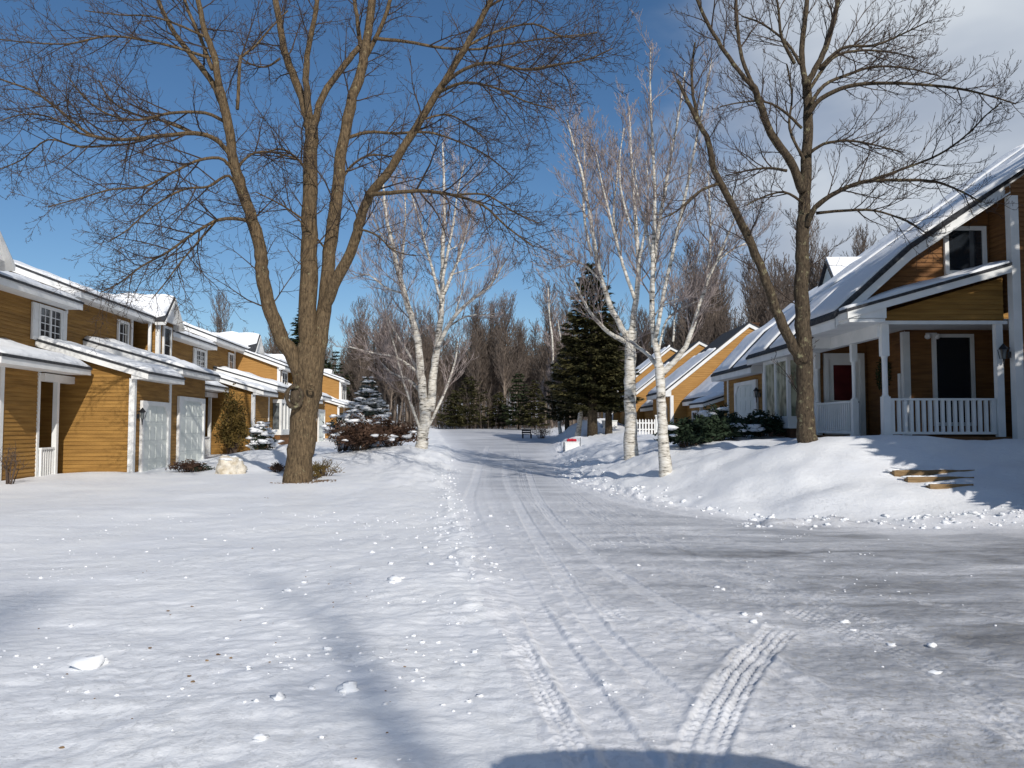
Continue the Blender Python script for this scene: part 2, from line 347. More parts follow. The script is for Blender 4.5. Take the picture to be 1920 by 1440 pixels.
def track_z(X, Y):
    z = np.zeros_like(X); mk = np.zeros_like(X)
    for pts, hw, dep, ribs in TRACKS:
        best = np.full(X.shape, 9.0); sl = np.zeros_like(X); la = np.zeros_like(X); acc = 0.0
        # smooth the polyline
        P = np.array(pts); tt = np.linspace(0, len(P) - 1, len(P) * 5)
        P = np.stack([np.interp(tt, range(len(P)), P[:, 0]), np.interp(tt, range(len(P)), P[:, 1])], 1)
        for _ in range(3): P[1:-1] = (P[:-2] + 2 * P[1:-1] + P[2:]) / 4
        lo = P.min(0) - 0.5; hi = P.max(0) + 0.5
        sel = (X > lo[0]) & (X < hi[0]) & (Y > lo[1]) & (Y < hi[1])
        x = X[sel]; y = Y[sel]; b_ = best[sel]; s_ = sl[sel]; l_ = la[sel]
        for i in range(len(P) - 1):
            a = P[i]; d = P[i + 1] - a; Ld = np.hypot(*d)
            if Ld < 1e-6: continue
            d = d / Ld; t_ = np.clip((x - a[0]) * d[0] + (y - a[1]) * d[1], 0, Ld)
            qx = x - a[0] - d[0] * t_; qy = y - a[1] - d[1] * t_; dd = np.hypot(qx, qy)
            m_ = dd < b_
            b_ = np.where(m_, dd, b_); s_ = np.where(m_, acc + t_, s_); l_ = np.where(m_, qx * d[1] - qy * d[0], l_)
            acc += Ld
        fade = ss(s_, 0, 0.4) * ss(acc - s_, 0, 0.6)
        inside = 1 - ss(b_, hw * 0.86, hw * 1.04)
        lip = np.exp(-((b_ - hw * 1.18) / (hw * 0.22)) ** 2) * (0.6 + vn(x * 12, y * 12, 5) * 1.4)
        f = -dep * inside + lip * dep * 0.75
        if ribs:
            lane = np.floor((l_ / hw + 1) * 0.5 * ribs)
            u = (l_ / hw + 1) * 0.5 * ribs - lane
            rib = np.clip(1.6 * np.sin(u * math.pi) ** 2, 0, 1)
            lug = 0.62 + 0.38 * np.sin(s_ * 2 * math.pi / 0.072 + lane * 1.9 + 3 * np.abs(u - .5))
            f = f + inside * dep * 1.5 * rib * lug * (0.75 + vn(x * 5, y * 5, 8))
        z[sel] += f * fade * (0.75 + 1.0 * vn(x * 0.8, y * 0.8, 3))
        mk[sel] = np.maximum(mk[sel], np.maximum(inside, lip * .9) * fade * (.3 if ribs else 1.0))
    return z, mk
def ground(X, Y, fine=True):
    X = np.asarray(X, float); Y = np.asarray(Y, float)
    base = 1.35 * ss(Y, 26, 92) + np.clip(Y - 92, 0, 400) * 0.012
    left = ss(-X, 9, 13)
    base = base * (1 - 0.55 * left * (1 - ss(Y, 80, 100)))
    T = 1.2 + 0.6 * ss(Y, 32, 72) + np.clip(Y - 92, 0, 400) * 0.012
    er = edge_r(Y)
    s_ = (0.45 * eo(X, er, er + 3.6 + 2.0 * ss(Y, 30, 60)) + 0.55 * ss(X, er - .3, er + 4.6 + 2.0 * ss(Y, 30, 60))) * ss(Y, 12.3 + 0.6 * vn(X * 0.6, Y * 0, 4), 18.4)
    s_ = np.maximum(s_, 0)
    z = base + (T - base) * s_
    # worn path cut into the bank below the steps
    z = z - 0.10 * np.exp(-((X - 8.0) / 1.0) ** 2) * ss(Y, 13.6, 15.0) * (1 - ss(Y, 16.5, 18.5))
    # left yard lip and mounds
    el = edge_l(Y)
    lip = ss(el - X, 0.1, 1.8) * ss(Y, 12, 21)
    z = z + 0.16 * lip
    z = z + bump(X, Y, -3.9, 29.5, 2.6, 0.42) + bump(X, Y, -6.6, 30.5, 2.8, 0.28) + bump(X, Y, -5.3, 20.9, 1.3, 0.07)
    z = z + bump(X, Y, -8.8, 27.5, 1.8, 0.25) + bump(X, Y, -12.5, 23.4, 1.2, 0.10) + bump(X, Y, -10.2, 31.5, 1.5, 0.4) + bump(X, Y, -10.5, 38.5, 2.2, 0.5)
    z = z + bump(X, Y, -2.8, 24.5, 0.8, 0.13, 3.0) + bump(X, Y, -3.6, 38, 1.2, 0.30, 6)
    # ploughed banks at the far right of the road
    z = z + bump(X, Y, 4.9, 57, 1.5, 0.95, 2.5) + bump(X, Y, 6.8, 60, 1.4, 0.8, 2.5) + bump(X, Y, 3.3, 36, 0.9, 0.2, 4) + bump(X, Y, 3.4, 46, 1.0, 0.35, 4)
    # drifts on the right bank near steps and the porch
    z = z + bump(X, Y, 6.9, 17.8, 1.2, 0.10) - bump(X, Y, 4.6, 14.6, .8, .08) + bump(X, Y, 9.9, 14.0, .9, 0.10, .5) + bump(X, Y, 6.6, 16.2, 1.5, 0.10) + bump(X, Y, 9.0, 17.6, 1.6, 0.12, 0.8) + bump(X, Y, 11.8, 17.3, 2.0, 0.15, 0.9)
    # hills
    z = z + 13 * ss(X, 18, 70) * ss(Y, 40, 100) + 5 * ss(-X, 30, 90) * ss(Y, 50, 140) + 10 * ss(Y, 170, 330)
    rg = np.maximum(ss(X, el - 4.0, el - 1.5) * (1 - ss(X, el - .4, el + .1)), ss(X, er - .1, er + .5) * (1 - ss(X, er + 2.0, er + 4.5))) * ss(Y, 18, 23)
    z = z + rg * (0.26 * np.abs(vn(X * 1.0, Y * .8, 41)) + 0.14 * np.abs(vn(X * 2.6, Y * 2.2, 42)) + 0.05 * vn(X * 5.5, Y * 5, 43))
    # unevenness
    road = ((X > el) & (X < er)) | ((Y < 13.4) & (X > el))
    rr = ss(X - el, -0.3, 0.5) * np.maximum(1 - ss(X - er, -0.5, 0.3), 1 - ss(Y, 12.9, 13.9))
    amp = 1 - 0.72 * rr
    z = z + ss(X - er, 0, 1) * ss(Y, 13.5, 15) * (0.17 * vn(X * 0.45 + Y * .35, Y * 0.95, 14) + 0.10 * vn(X * 1.2, Y * 1.6, 15) + 0.04 * vn(X * 3.1, Y * 3.4, 16))
    z = z + amp * (0.16 * vn(X * 0.22, Y * 0.22, 1) + 0.075 * vn(X * 0.75, Y * 0.6, 2) + 0.02 * vn(X * 2.6, Y * 2.2, 3))
    # wind ripples in the left foreground, lumps along the edges of the road
    if fine:
        z = z + (1 - rr) * 0.010 * (vn(X * 1.1 + Y * 0.4, Y * 4.0, 6)) + (0.020 - 0.002 * rr) * vn(X * 6, Y * 6, 7) * ss(60 - Y, 0, 30) + 0.011 * vn(X * 15, Y * 15, 9) * ss(25 - Y, 0, 10)
        e1 = np.exp(-((X - el + 0.15) / 0.28) ** 2) * ss(Y, 5, 9); e2 = np.exp(-((X - er) / 0.45) ** 2) * ss(Y, 15, 17) + np.exp(-((Y - 13.3) / 0.35) ** 2) * (X > 4.2)
        lump = np.clip(vn(X * 3.5, Y * 3.0, 11) + 0.22, 0, 1) + 0.6 * np.clip(vn(X * 9, Y * 8, 12) + 0.1, 0, 1)
        z = z + (e1 * 0.09 + e2 * 0.16) * lump * ss(85 - Y, 0, 30)
        z = z + track_z(X, Y)[0] * 1.25
    return z
def gz(x, y, fine=False): return float(ground(np.array([x]), np.array([y]), fine)[0])

def on_ground(px, py):
    """where the sight line through a photo pixel meets the ground"""
    lo, hi = 2.5, 90.0
    for Y in np.arange(3.0, 90, 0.1):
        q = at(px, py, float(Y))
        if q.z < gz(q.x, q.y): return Vector((q.x, q.y, gz(q.x, q.y, True)))
    return at(px, py, 60.0)

def steps(a, b_, d): return list(np.arange(a, b_, d))
def grow_to(a, b_, d, k):
    o = []; x = a
    while x < b_: o.append(x); x += d; d *= k
    o.append(b_); return o
xs = [-x for x in grow_to(2.0, 420, 0.035, 1.035)][::-1][:-1] + steps(-2.0, 0.1, 0.035) + steps(0.1, 3.0, 0.0135) + grow_to(3.0, 420, 0.03, 1.033)
ys = [-y for y in grow_to(-3.2, 90, 0.2, 1.12)][::-1][:-1] + steps(3.2, 3.5, 0.04) + steps(3.5, 7.0, 0.0135) + grow_to(7.0, 620, 0.02, 1.0145)
xs = np.array(sorted(set(np.round(xs, 4)))); ys = np.array(sorted(set(np.round(ys, 4))))
XX, YY = np.meshgrid(xs, ys)
ZZ = ground(XX, YY)
ER = edge_r(YY); EL = edge_l(YY)
wob = 0.35 * vn(XX * 0.5, YY * 0.5, 21) + 0.15 * vn(XX * 2, YY * 2, 22)
RM = ((XX > EL + wob) & (XX < ER + wob) & (YY < 120)) | ((YY < 13.35 + wob) & (XX > EL + wob) & (XX < 40))
inner = np.clip(np.minimum(XX - EL, np.maximum(ER - XX, (12.7 - YY))) / 1.4, 0, 1)
WEAR = inner * (0.35 + 0.65 * ss(XX, 0.3, 3.0) * (1 - ss(YY, 12.5, 15)) + 0.28 * ss(YY, 17, 24) + 0.15)
WEAR = WEAR + 1.0 * np.exp(-(((XX - 2.6) / 0.55) ** 2 + ((YY - 4.1) / 0.28) ** 2)) * (0.6 + 1.2 * vn(XX * 6, YY * 6, 31)) + 0.9 * np.exp(-(((XX - 3.4) / 0.5) ** 2 + ((YY - 7.9) / 0.22) ** 2))
WEAR = np.clip(WEAR, 0, 1.2) * (1 - 0.5 * track_z(XX, YY)[1] * (1 - .5 * ss(YY, 14, 40)))
ny_, nx_ = XX.shape
idx = np.arange(ny_ * nx_).reshape(ny_, nx_)
quads = np.stack([idx[:-1, :-1], idx[:-1, 1:], idx[1:, 1:], idx[1:, :-1]], -1).reshape(-1, 4)
fm = RM[:-1, :-1].reshape(-1)
def sheet(name, sel, mat):
    q = quads[sel]; used, inv = np.unique(q, return_inverse=True); inv = inv.reshape(-1, 4)
    co_ = np.stack([XX.ravel()[used], YY.ravel()[used], ZZ.ravel()[used]], 1).astype(np.float32)
    me = bpy.data.meshes.new(name); me.vertices.add(len(used)); me.vertices.foreach_set('co', co_.ravel())
    me.loops.add(inv.size); me.loops.foreach_set('vertex_index', inv.ravel().astype(np.int32))
    me.polygons.add(len(inv)); me.polygons.foreach_set('loop_start', np.arange(0, inv.size, 4, dtype=np.int32))
    me.polygons.foreach_set('loop_total', np.full(len(inv), 4, dtype=np.int32))
    me.polygons.foreach_set('use_smooth', np.ones(len(inv), bool))
    me.update(); me.validate()
    a = me.attributes.new('wear', 'FLOAT', 'POINT'); a.data.foreach_set('value', WEAR.ravel()[used].astype(np.float32))
    me.materials.append(mat); o = bpy.data.objects.new(name, me); C.objects.link(o); o['kind'] = 'structure'
    return o
sheet('ground', ~fm, M['snow'])
sheet('road', fm, M['road'])

# ---------------------------------------------------------------- house parts
LAP = 0.115
def clip_band(poly, z0, z1):
    def cl(P, zc, keep_above):
        o = []
        for i in range(len(P)):
            a = P[i]; b_ = P[(i + 1) % len(P)]
            ia = (a[1] >= zc) if keep_above else (a[1] <= zc); ib = (b_[1] >= zc) if keep_above else (b_[1] <= zc)
            if ia: o.append(a)
            if ia != ib:
                t_ = (zc - a[1]) / (b_[1] - a[1]); o.append((a[0] + (b_[0] - a[0]) * t_, zc))
        return o
    p = cl(poly, z0, True)
    return cl(p, z1, False) if len(p) > 2 else []
def siding(mb, F, poly, lap=LAP, lip=0.022):
    """lapped boards filling the convex (u,z) polygon on wall frame F"""
    O, U, Nn = F; z = min(p[1] for p in poly); zt = max(p[1] for p in poly)
    z = math.floor(z / lap) * lap
    while z < zt - 1e-4:
        P = clip_band(poly, z, z + lap)
        if len(P) > 2:
            vs = []
            for u, zz in P:
                n_ = lip * (1 - (zz - z) / lap); q = O + U * u + Nn * n_; vs.append((q.x, q.y, zz))
            mb.add(vs, [tuple(range(len(vs)))])
            us = [u for u, zz in P if abs(zz - z) < 1e-5]
            if len(us) >= 2:
                a, b_ = min(us), max(us); q = [O + U * a, O + U * b_, O + U * b_ + Nn * lip, O + U * a + Nn * lip]
                mb.add([(p.x, p.y, z) for p in q], [(0, 1, 2, 3)])
        z += lap

def window(parent, F, u0, u1, z0, z1, cols=2, rows=3, sash=2, shutters=0, mat='glass', name='window', casing=0.10, label=None):
    f = MB()
    c = casing
    f.fbox(F, u0 - c, u0, z0 - c, z1 + c, 0.0, 0.075); f.fbox(F, u1, u1 + c, z0 - c, z1 + c, 0.0, 0.075)
    f.fbox(F, u0, u1, z1, z1 + c, 0.0, 0.073); f.fbox(F, u0, u1, z0 - c, z0, 0.0, 0.095)
    wd = (u1 - u0) / sash
    for s in range(1, sash):
        f.fbox(F, u0 + s * wd - 0.045, u0 + s * wd + 0.045, z0, z1, 0.0, 0.07)
    for s in range(sash):
        a = u0 + s * wd
        for k in range(1, cols): f.fbox(F, a + wd * k / cols - 0.012, a + wd * k / cols + 0.012, z0, z1, 0.03, 0.052)
        for k in range(1, rows): f.fbox(F, a + 0.03, a + wd - 0.03, z0 + (z1 - z0) * k / rows - 0.012, z0 + (z1 - z0) * k / rows + 0.012, 0.03, 0.050)
    o = f.build(name, M['trim'], parent, label=label)
    g = MB(); g.fbox(F, u0, u1, z0, z1, 0.0, 0.036); g.build('pane', M[mat], o)
    for s in (-1, 1) if shutters else ():
        sh = MB(); a = u0 - c - shutters if s < 0 else u1 + c
        sh.fbox(F, a, a + shutters, z0 - c, z1 + c, 0.0, 0.055)
        for k in range(2):
            zz = z0 - c + 0.05 + k * (z1 - z0 + 2 * c) / 2
            sh.fbox(F, a + 0.05, a + shutters - 0.05, zz, zz + (z1 - z0) / 2, 0.055, 0.072)
        sh.build('shutter', M['trim'], o)
    return o

def garage_door(parent, F, u0, u1, z0, z1):
    ch = 0.35
    f = MB(); c = 0.14
    f.fbox(F, u0 - c, u0, z0, z1 + c, 0, 0.09); f.fbox(F, u1, u1 + c, z0, z1 + c, 0, 0.09); f.fbox(F, u0, u1, z1, z1 + c, 0, 0.088)
    f.fprism(F, [(u0, z1), (u0, z1 - ch), (u0 + ch, z1)], 0, 0.086); f.fprism(F, [(u1, z1), (u1 - ch, z1), (u1, z1 - ch)], 0, 0.086)
    o = f.build('garage_door', M['trim'], parent)
    d = MB(); d.fbox(F, u0, u1, z0, z1, 0, 0.03)
    n = 4; m = 4
    for i in range(n):
        for j in range(m):
            a = u0 + (u1 - u0) * (i + 0.12) / n; b_ = u0 + (u1 - u0) * (i + 0.88) / n
            c0 = z0 + (z1 - z0) * (j + 0.14) / m; c1 = z0 + (z1 - z0) * (j + 0.86) / m
            d.fbox(F, a, b_, c0, c1, 0.03, 0.044)
    for j in range(1, m): d.fbox(F, u0, u1, z0 + (z1 - z0) * j / m - 0.008, z0 + (z1 - z0) * j / m + 0.008, 0.03, 0.034)
    d.build('door_panel', M['garage'], o)
    return o

def lantern(parent, F, u, z):
    a = MB()
    a.fbox(F, u - 0.05, u + 0.05, z - 0.10, z + 0.05, 0, 0.03); a.fbox(F, u - 0.012, u + 0.012, z + 0.12, z + 0.15, 0, 0.16)
    O, U, Nn = F
    c = O + U * u + Nn * 0.15
    a.tube([Vector((c.x, c.y, z - 0.30)), Vector((c.x, c.y, z - 0.12))], [0.012, 0.02], 6)
    a.tube([Vector((c.x, c.y, z + 0.10)), Vector((c.x, c.y, z + 0.14)), Vector((c.x, c.y, z + 0.24))], [0.10, 0.09, 0.01], 6)
    for s in (-1, 1):
        for r_ in (-1, 1): a.tube([c + Vector((0.055 * s, 0.055 * r_, z - 0.12)), c + Vector((0.085 * s, 0.085 * r_, z + 0.10))], [0.008] * 2, 4)
    o = a.build('wall_lantern', M['black'], parent)
    g = MB(); g.tube([Vector((c.x, c.y, z - 0.12)), Vector((c.x, c.y, z + 0.10))], [0.045, 0.07], 6); g.build('lantern_glass', M['greyglass'], o)

def snow_slab(parent, prof, y0, y1, th=0.14, seed=0, name='roof_snow', edge=0.10, sag=0.05, y0f=None, cell=0.22):
    """blanket of snow lying on the roof profile (list of (x,z) from eave up)"""
    mb = MB(); L_ = [0]
    for i in range(1, len(prof)): L_.append(L_[-1] + math.hypot(prof[i][0] - prof[i-1][0], prof[i][1] - prof[i-1][1]))
    nu = max(4, int(L_[-1] / cell)); nvv = max(4, int((y1 - y0) / cell)); nu = min(nu, 60); nvv = min(nvv, 60)
    top = []; bot = []
    xs_ = [p[0] for p in prof]; zs_ = [p[1] for p in prof]
    for i in range(nu + 1):
        l = edge * 0.6 + (L_[-1] - edge * 0.6) * i / nu; x = float(np.interp(l, L_, xs_)); z = float(np.interp(l, L_, zs_))
        for j in range(nvv + 1):
            ya = y0 if y0f is None else y0f(x)
            wv = 0.05 * mnoise.noise(Vector((x * 2.0, seed, j * 0.0))) + 0.04 * mnoise.noise(Vector((x * 5, seed + 4, 0)))
            y = ya + edge + wv + (y1 - ya - edge * 1.2 - wv) * j / nvv
            du = min(l, L_[-1] - l + 0.4) / 0.16; dv = min(y - ya - edge * 0.6, y1 - y) / 0.16
            f_ = max(0.0, min(1, du)) ** 0.5 * max(0.12, min(1, dv)) ** 0.5
            n_ = 0.75 + 0.9 * mnoise.noise(Vector((x * 0.9 + seed, y * 0.9, 0))) + 0.3 * mnoise.noise(Vector((x * 2.6, y * 2.6, seed)))
            h = th * max(0.10, f_ * n_)
            top.append((x, y, z + h)); bot.append((x, y, z - 0.004))
    W = nvv + 1; n0 = len(top); vs = top + bot; fs = []
    for i in range(nu):
        for j in range(nvv):
            a = i * W + j; fs.append((a, a + 1, a + W + 1, a + W))
    for j in range(nvv):
        fs.append((j, n0 + j, n0 + j + 1, j + 1)); a = nu * W + j; fs.append((a, a + 1, n0 + a + 1, n0 + a))
    for i in range(nu):
        a = i * W; fs.append((a, a + W, n0 + a + W, n0 + a)); a = i * W + nvv; fs.append((a, n0 + a, n0 + a + W, a + W))
    mb.add(vs, fs)
    return mb.build(name, M['rsnow'], parent, smooth=True)

def roof(parent, prof, y0, y1, wallx=None, snow=0.14, seed=0, fascia=0.17, name='roof', rake0=True, rake1=True, soffit=True, y0f=None, snowto=1.0, thick=0.07, edge=0.10, bands=None):
    """prof: [(x,z)...] from eave to top; slab with white fascia, rake boards and soffit"""
    s = 1 if prof[-1][0] > prof[0][0] else -1
    th = thick
    up = [(x, z) for x, z in prof]; dn = [(x, z - th) for x, z in prof]
    r_ = MB()
    def ya(x): return y0 if y0f is None else y0f(x)
    k = len(prof); vs = []
    for x, z in up: vs += [(x, ya(x), z), (x, y1, z)]
    for x, z in dn: vs += [(x, ya(x), z), (x, y1, z)]
    fs = []
    for i in range(k - 1):
        a = 2 * i; fs.append((a, a + 1, a + 3, a + 2)); b_ = 2 * k + a; fs.append((b_, b_ + 2, b_ + 3, b_ + 1))
        fs.append((a, a + 2, b_ + 2, b_)); fs.append((a + 1, b_ + 1, b_ + 3, a + 3))
    fs.append((0, 2 * k, 2 * k + 1, 1)); e = 2 * k - 2; fs.append((e, e + 1, 2 * k + e + 1, 2 * k + e))
    r_.add(vs, fs)
    ro = r_.build(name, M['shingle'], parent)
    f = MB(); fx = prof[0][0] + s * 0.03; zf = prof[0][1] - th + 0.01
    f.box(fx, fx + s * 0.035, ya(prof[0][0]) + 0.03, y1 - 0.03, zf - fascia, zf - 0.002)
    for on, yy, sg in ((rake0, None, 1), (rake1, y1, -1)):
        if not on: continue
        for i in range(k - 1):
            (xa, za), (xb, zb) = dn[i], dn[i + 1]
            if i == 0: xa2 = xa + s * 0.03; za += (zb - za) * (xa2 - xa) / (xb - xa); xa = xa2
            Ya = ya(xa) if yy is None else yy; Yb = ya(xb) if yy is None else yy
            vs = []
            for (x, z, Y_) in ((xa, za, Ya), (xb, zb, Yb)):
                for dy_ in (0.02 * sg, 0.06 * sg):
                    vs += [(x, Y_ + dy_, z - 0.003), (x, Y_ + dy_, z - 0.003 - fascia)]
            f.add(vs, [(0, 1, 3, 2), (4, 6, 7, 5), (0, 4, 5, 1), (2, 3, 7, 6), (0, 2, 6, 4), (1, 5, 7, 3)])
    if soffit and wallx is not None:
        f.box(fx + s * 0.035, wallx, ya(prof[0][0]) + 0.06, y1 - 0.06, zf - fascia + 0.01, zf - fascia + 0.035)
        # closed return at the near end of the eave, between soffit and rake
        zz = zf - fascia + 0.01; xe = wallx
        za = dn[0][1]; sl = (dn[1][1] - dn[0][1]) / abs(dn[1][0] - dn[0][0])
        for on, yy, d1 in ((rake0, ya(prof[0][0]) + 0.062, 0.02), (rake1, y1 - 0.062, -0.02)):
            if on: f.prism_xz([(fx + s * 0.036, zz - 0.002), (xe, zz - 0.002), (xe, za + sl * abs(xe - dn[0][0]) - 0.03), (fx + s * 0.036, za)], yy, yy + d1)
    f.build('fascia', M['trim'], ro)
    if snow: 
        pr = prof
        if snowto < 1.0:
            a, b_ = prof[0], prof[-1]; pr = [a, (a[0] + (b_[0] - a[0]) * snowto, a[1] + (b_[1] - a[1]) * snowto)]
        for q_, (ba, bb2) in enumerate(bands or ((0, 1),)):
            snow_slab(ro, pr, y0 + (y1 - y0) * ba, y0 + (y1 - y0) * bb2, snow, seed + q_, y0f=y0f, edge=edge)
    return ro

def post(parent, x, y, z0, z1, w_=0.065, name='porch_post', turned=False):
    p = MB()
    if turned:
        p.box(x - w_, x + w_, y - w_, y + w_, z0, z0 + 0.95); p.box(x - w_, x + w_, y - w_, y + w_, z1 - 0.75, z1)
        a = w_ * 0.72
        p.tube([Vector((x, y, z0 + 0.95)), Vector((x, y, z0 + 1.0)), Vector((x, y, z0 + 1.5)), Vector((x, y, z1 - 0.80)), Vector((x, y, z1 - 0.75))], [w_, a * 1.05, a, a * 1.05, w_], 10)
    else: p.box(x - w_, x + w_, y - w_, y + w_, z0, z1)
    p.box(x - w_ - 0.02, x + w_ + 0.02, y - w_ - 0.02, y + w_ + 0.02, z0, z0 + 0.06)
    return p.build(name, M['trim'], parent)

def railing(parent, p0, p1, z0, h=0.86, gap=0.125, bw=0.028, name='railing', label=None):
    a = Vector(p0); b_ = Vector(p1); d = b_ - a; Ld = d.length; d.normalize(); nn = Vector((-d.y, d.x))
    F = (Vector((a.x, a.y, 0)), Vector((d.x, d.y, 0)), Vector((nn.x, nn.y, 0)))
    r_ = MB(); r_.fbox(F, 0, Ld, z0 + h - 0.05, z0 + h, -0.045, 0.045); r_.fbox(F, 0, Ld, z0 + 0.08, z0 + 0.14, -0.035, 0.035)
    for e_ in (0, Ld - .05): r_.fbox(F, e_, e_ + .05, z0 + .14, z0 + h - .05, -.03, .03)
    o = r_.build(name, M['trim'], parent, label=label)
    n = max(2, int(Ld / gap)); 
    for i in range(n):
        u = (i + 0.5) * Ld / n
        q = MB(); q.fbox(F, u - bw, u + bw, z0 + 0.14, z0 + h - 0.05, -bw, bw); q.build('baluster', M['trim'], o)
    return o

def corner(mb, x, y, z0, z1, sx, sy, w_=0.12):
    a, b_ = 0.045, 0.0
    P = [(x - sx * w_, y + sy * a), (x + sx * a, y + sy * a), (x + sx * a, y - sy * w_), (x + sx * b_, y - sy * w_), (x + sx * b_, y + sy * b_), (x - sx * w_, y + sy * b_)]
    mb.add([(q[0], q[1], z) for z in (z0, z1) for q in P], [(0, 1, 4, 5), (1, 2, 3, 4), (6, 11, 10, 7), (7, 10, 9, 8)] + [(i, i + 6, (i + 1) % 6 + 6, (i + 1) % 6) for i in range(6)])

# ---------------------------------------------------------------- left row (street side is +x in the house's own frame)
RZ = math.atan(0.077)
def lpos(Y): return (-11.65 - 0.077 * (Y - 24.5), Y, 0)
G0 = -1.0
def left_low(Y0, label, doortype='garage', z0=0.0, seed=1, mat='siding', window_on=True, y_start=-5.2, full=True):
    t_ = thing('townhouse', label, 'house', lpos(Y0), RZ, 'townhouses in the row on the left of the street')
    t_.location.z = z0
    W = MB()
    # garage block
    siding(W, FR(0, 0, '-y'), [(-2.95, G0), (0, G0), (0, 3.22), (-2.95, 4.10)])
    siding(W, FR(0, 0, '+x'), [(0, G0), (3.1, G0), (3.1, 3.12), (0, 3.12)])
    # lower front wall and recessed entry
    siding(W, FR(-1.94, 0, '+x'), [(y_start + 1.5, G0), (-1.8, G0), (-1.8, 3.25), (y_start + 1.5, 3.25)])
    siding(W, FR(0, y_start + 1.5, '-y'), [(-2.95, G0), (-1.94, G0), (-1.94, 3.2), (-2.95, 3.2)])
    siding(W, FR(-2.95, 0, '+x'), [(-1.8, G0), (0, G0), (0, 3.25), (-1.8, 3.25)])
    # upper storey
    siding(W, FR(-2.85, 0, '+x'), [(y_start, 3.3), (1.6, 3.3), (1.6, 5.66), (y_start, 5.66)])
    siding(W, FR(0, y_start, '-y'), [(-12.1, G0), (-2.85, G0), (-2.85, 5.8), (-7.5, 7.55), (-12.1, 5.8)])
    siding(W, FR(0, 1.6, '+y'), [(-12.1, G0), (-2.85, G0), (-2.85, 5.8), (-7.5, 7.55), (-12.1, 5.8)])
    W.box(-12.1, -12.0, y_start, 1.6, G0, 5.6)
    wl = W.build('wall', M[mat], t_)
    K = MB()
    corner(K, 0, 0, G0, 3.1, 1, -1); corner(K, -1.94, y_start + 1.5, G0, 3.2, 1, -1); K.box(-2.05, -1.90, -1.84, -1.72, G0, 3.2)
    build_split(K, 'corner_trim', M['trim'], wl)
    roof(t_, [(0.55, 3.28), (-2.83, 4.28)], -0.28, 3.09, 0.0, 0.16, seed, name='garage_roof', rake1=False)
    roof(t_, [(-1.11, 3.38), (-2.83, 3.93)], y_start, -0.30, -1.94, 0.17, seed + 3, name='porch_roof', rake0=False)
    roof(t_, [(-2.24, 5.66), (-7.5, 7.66)], y_start, 1.58, -2.85, 0.11, seed + 5, name='main_roof', rake1=False, fascia=0.2)
    roof(t_, [(-12.7, 5.66), (-7.5, 7.66)], y_start, 1.58, None, 0, name='rear_roof', rake1=False, fascia=0.2, soffit=False)
    if full:
        d = MB(); F = FR(-2.90, 0, '+x'); d.fbox(F, -1.55, -0.55, 0.05, 2.15, 0.0, 0.05); d.build('entry_door', M['doorred'], t_)
        post(t_, -1.86, -0.9, -0.3, 3.05); railing(t_, (-1.86, -1.72), (-1.86, -0.98), 0.05, 0.95, 0.12, 0.022)
        b_ = MB(); b_.box(-2.0, -1.75, -1.8, 0, 2.9, 3.12); b_.build('porch_beam', M['trim'], t_)
    if doortype == 'garage':
        garage_door(t_, FR(0.022, 0, '+x'), 0.62, 2.80, -0.1, 2.28); lantern(t_, FR(0.022, 0, '+x'), 0.28, 1.95)
    elif doortype == 'window':
        window(t_, FR(0.022, 0, '+x'), 1.0, 2.4, 1.0, 2.3, 2, 2, 2)
    if window_on: window(t_, FR(-2.828, 0, '+x'), -0.10, 1.16, 4.33, 5.25, 2, 4, 2, shutters=0.34)
    return t_

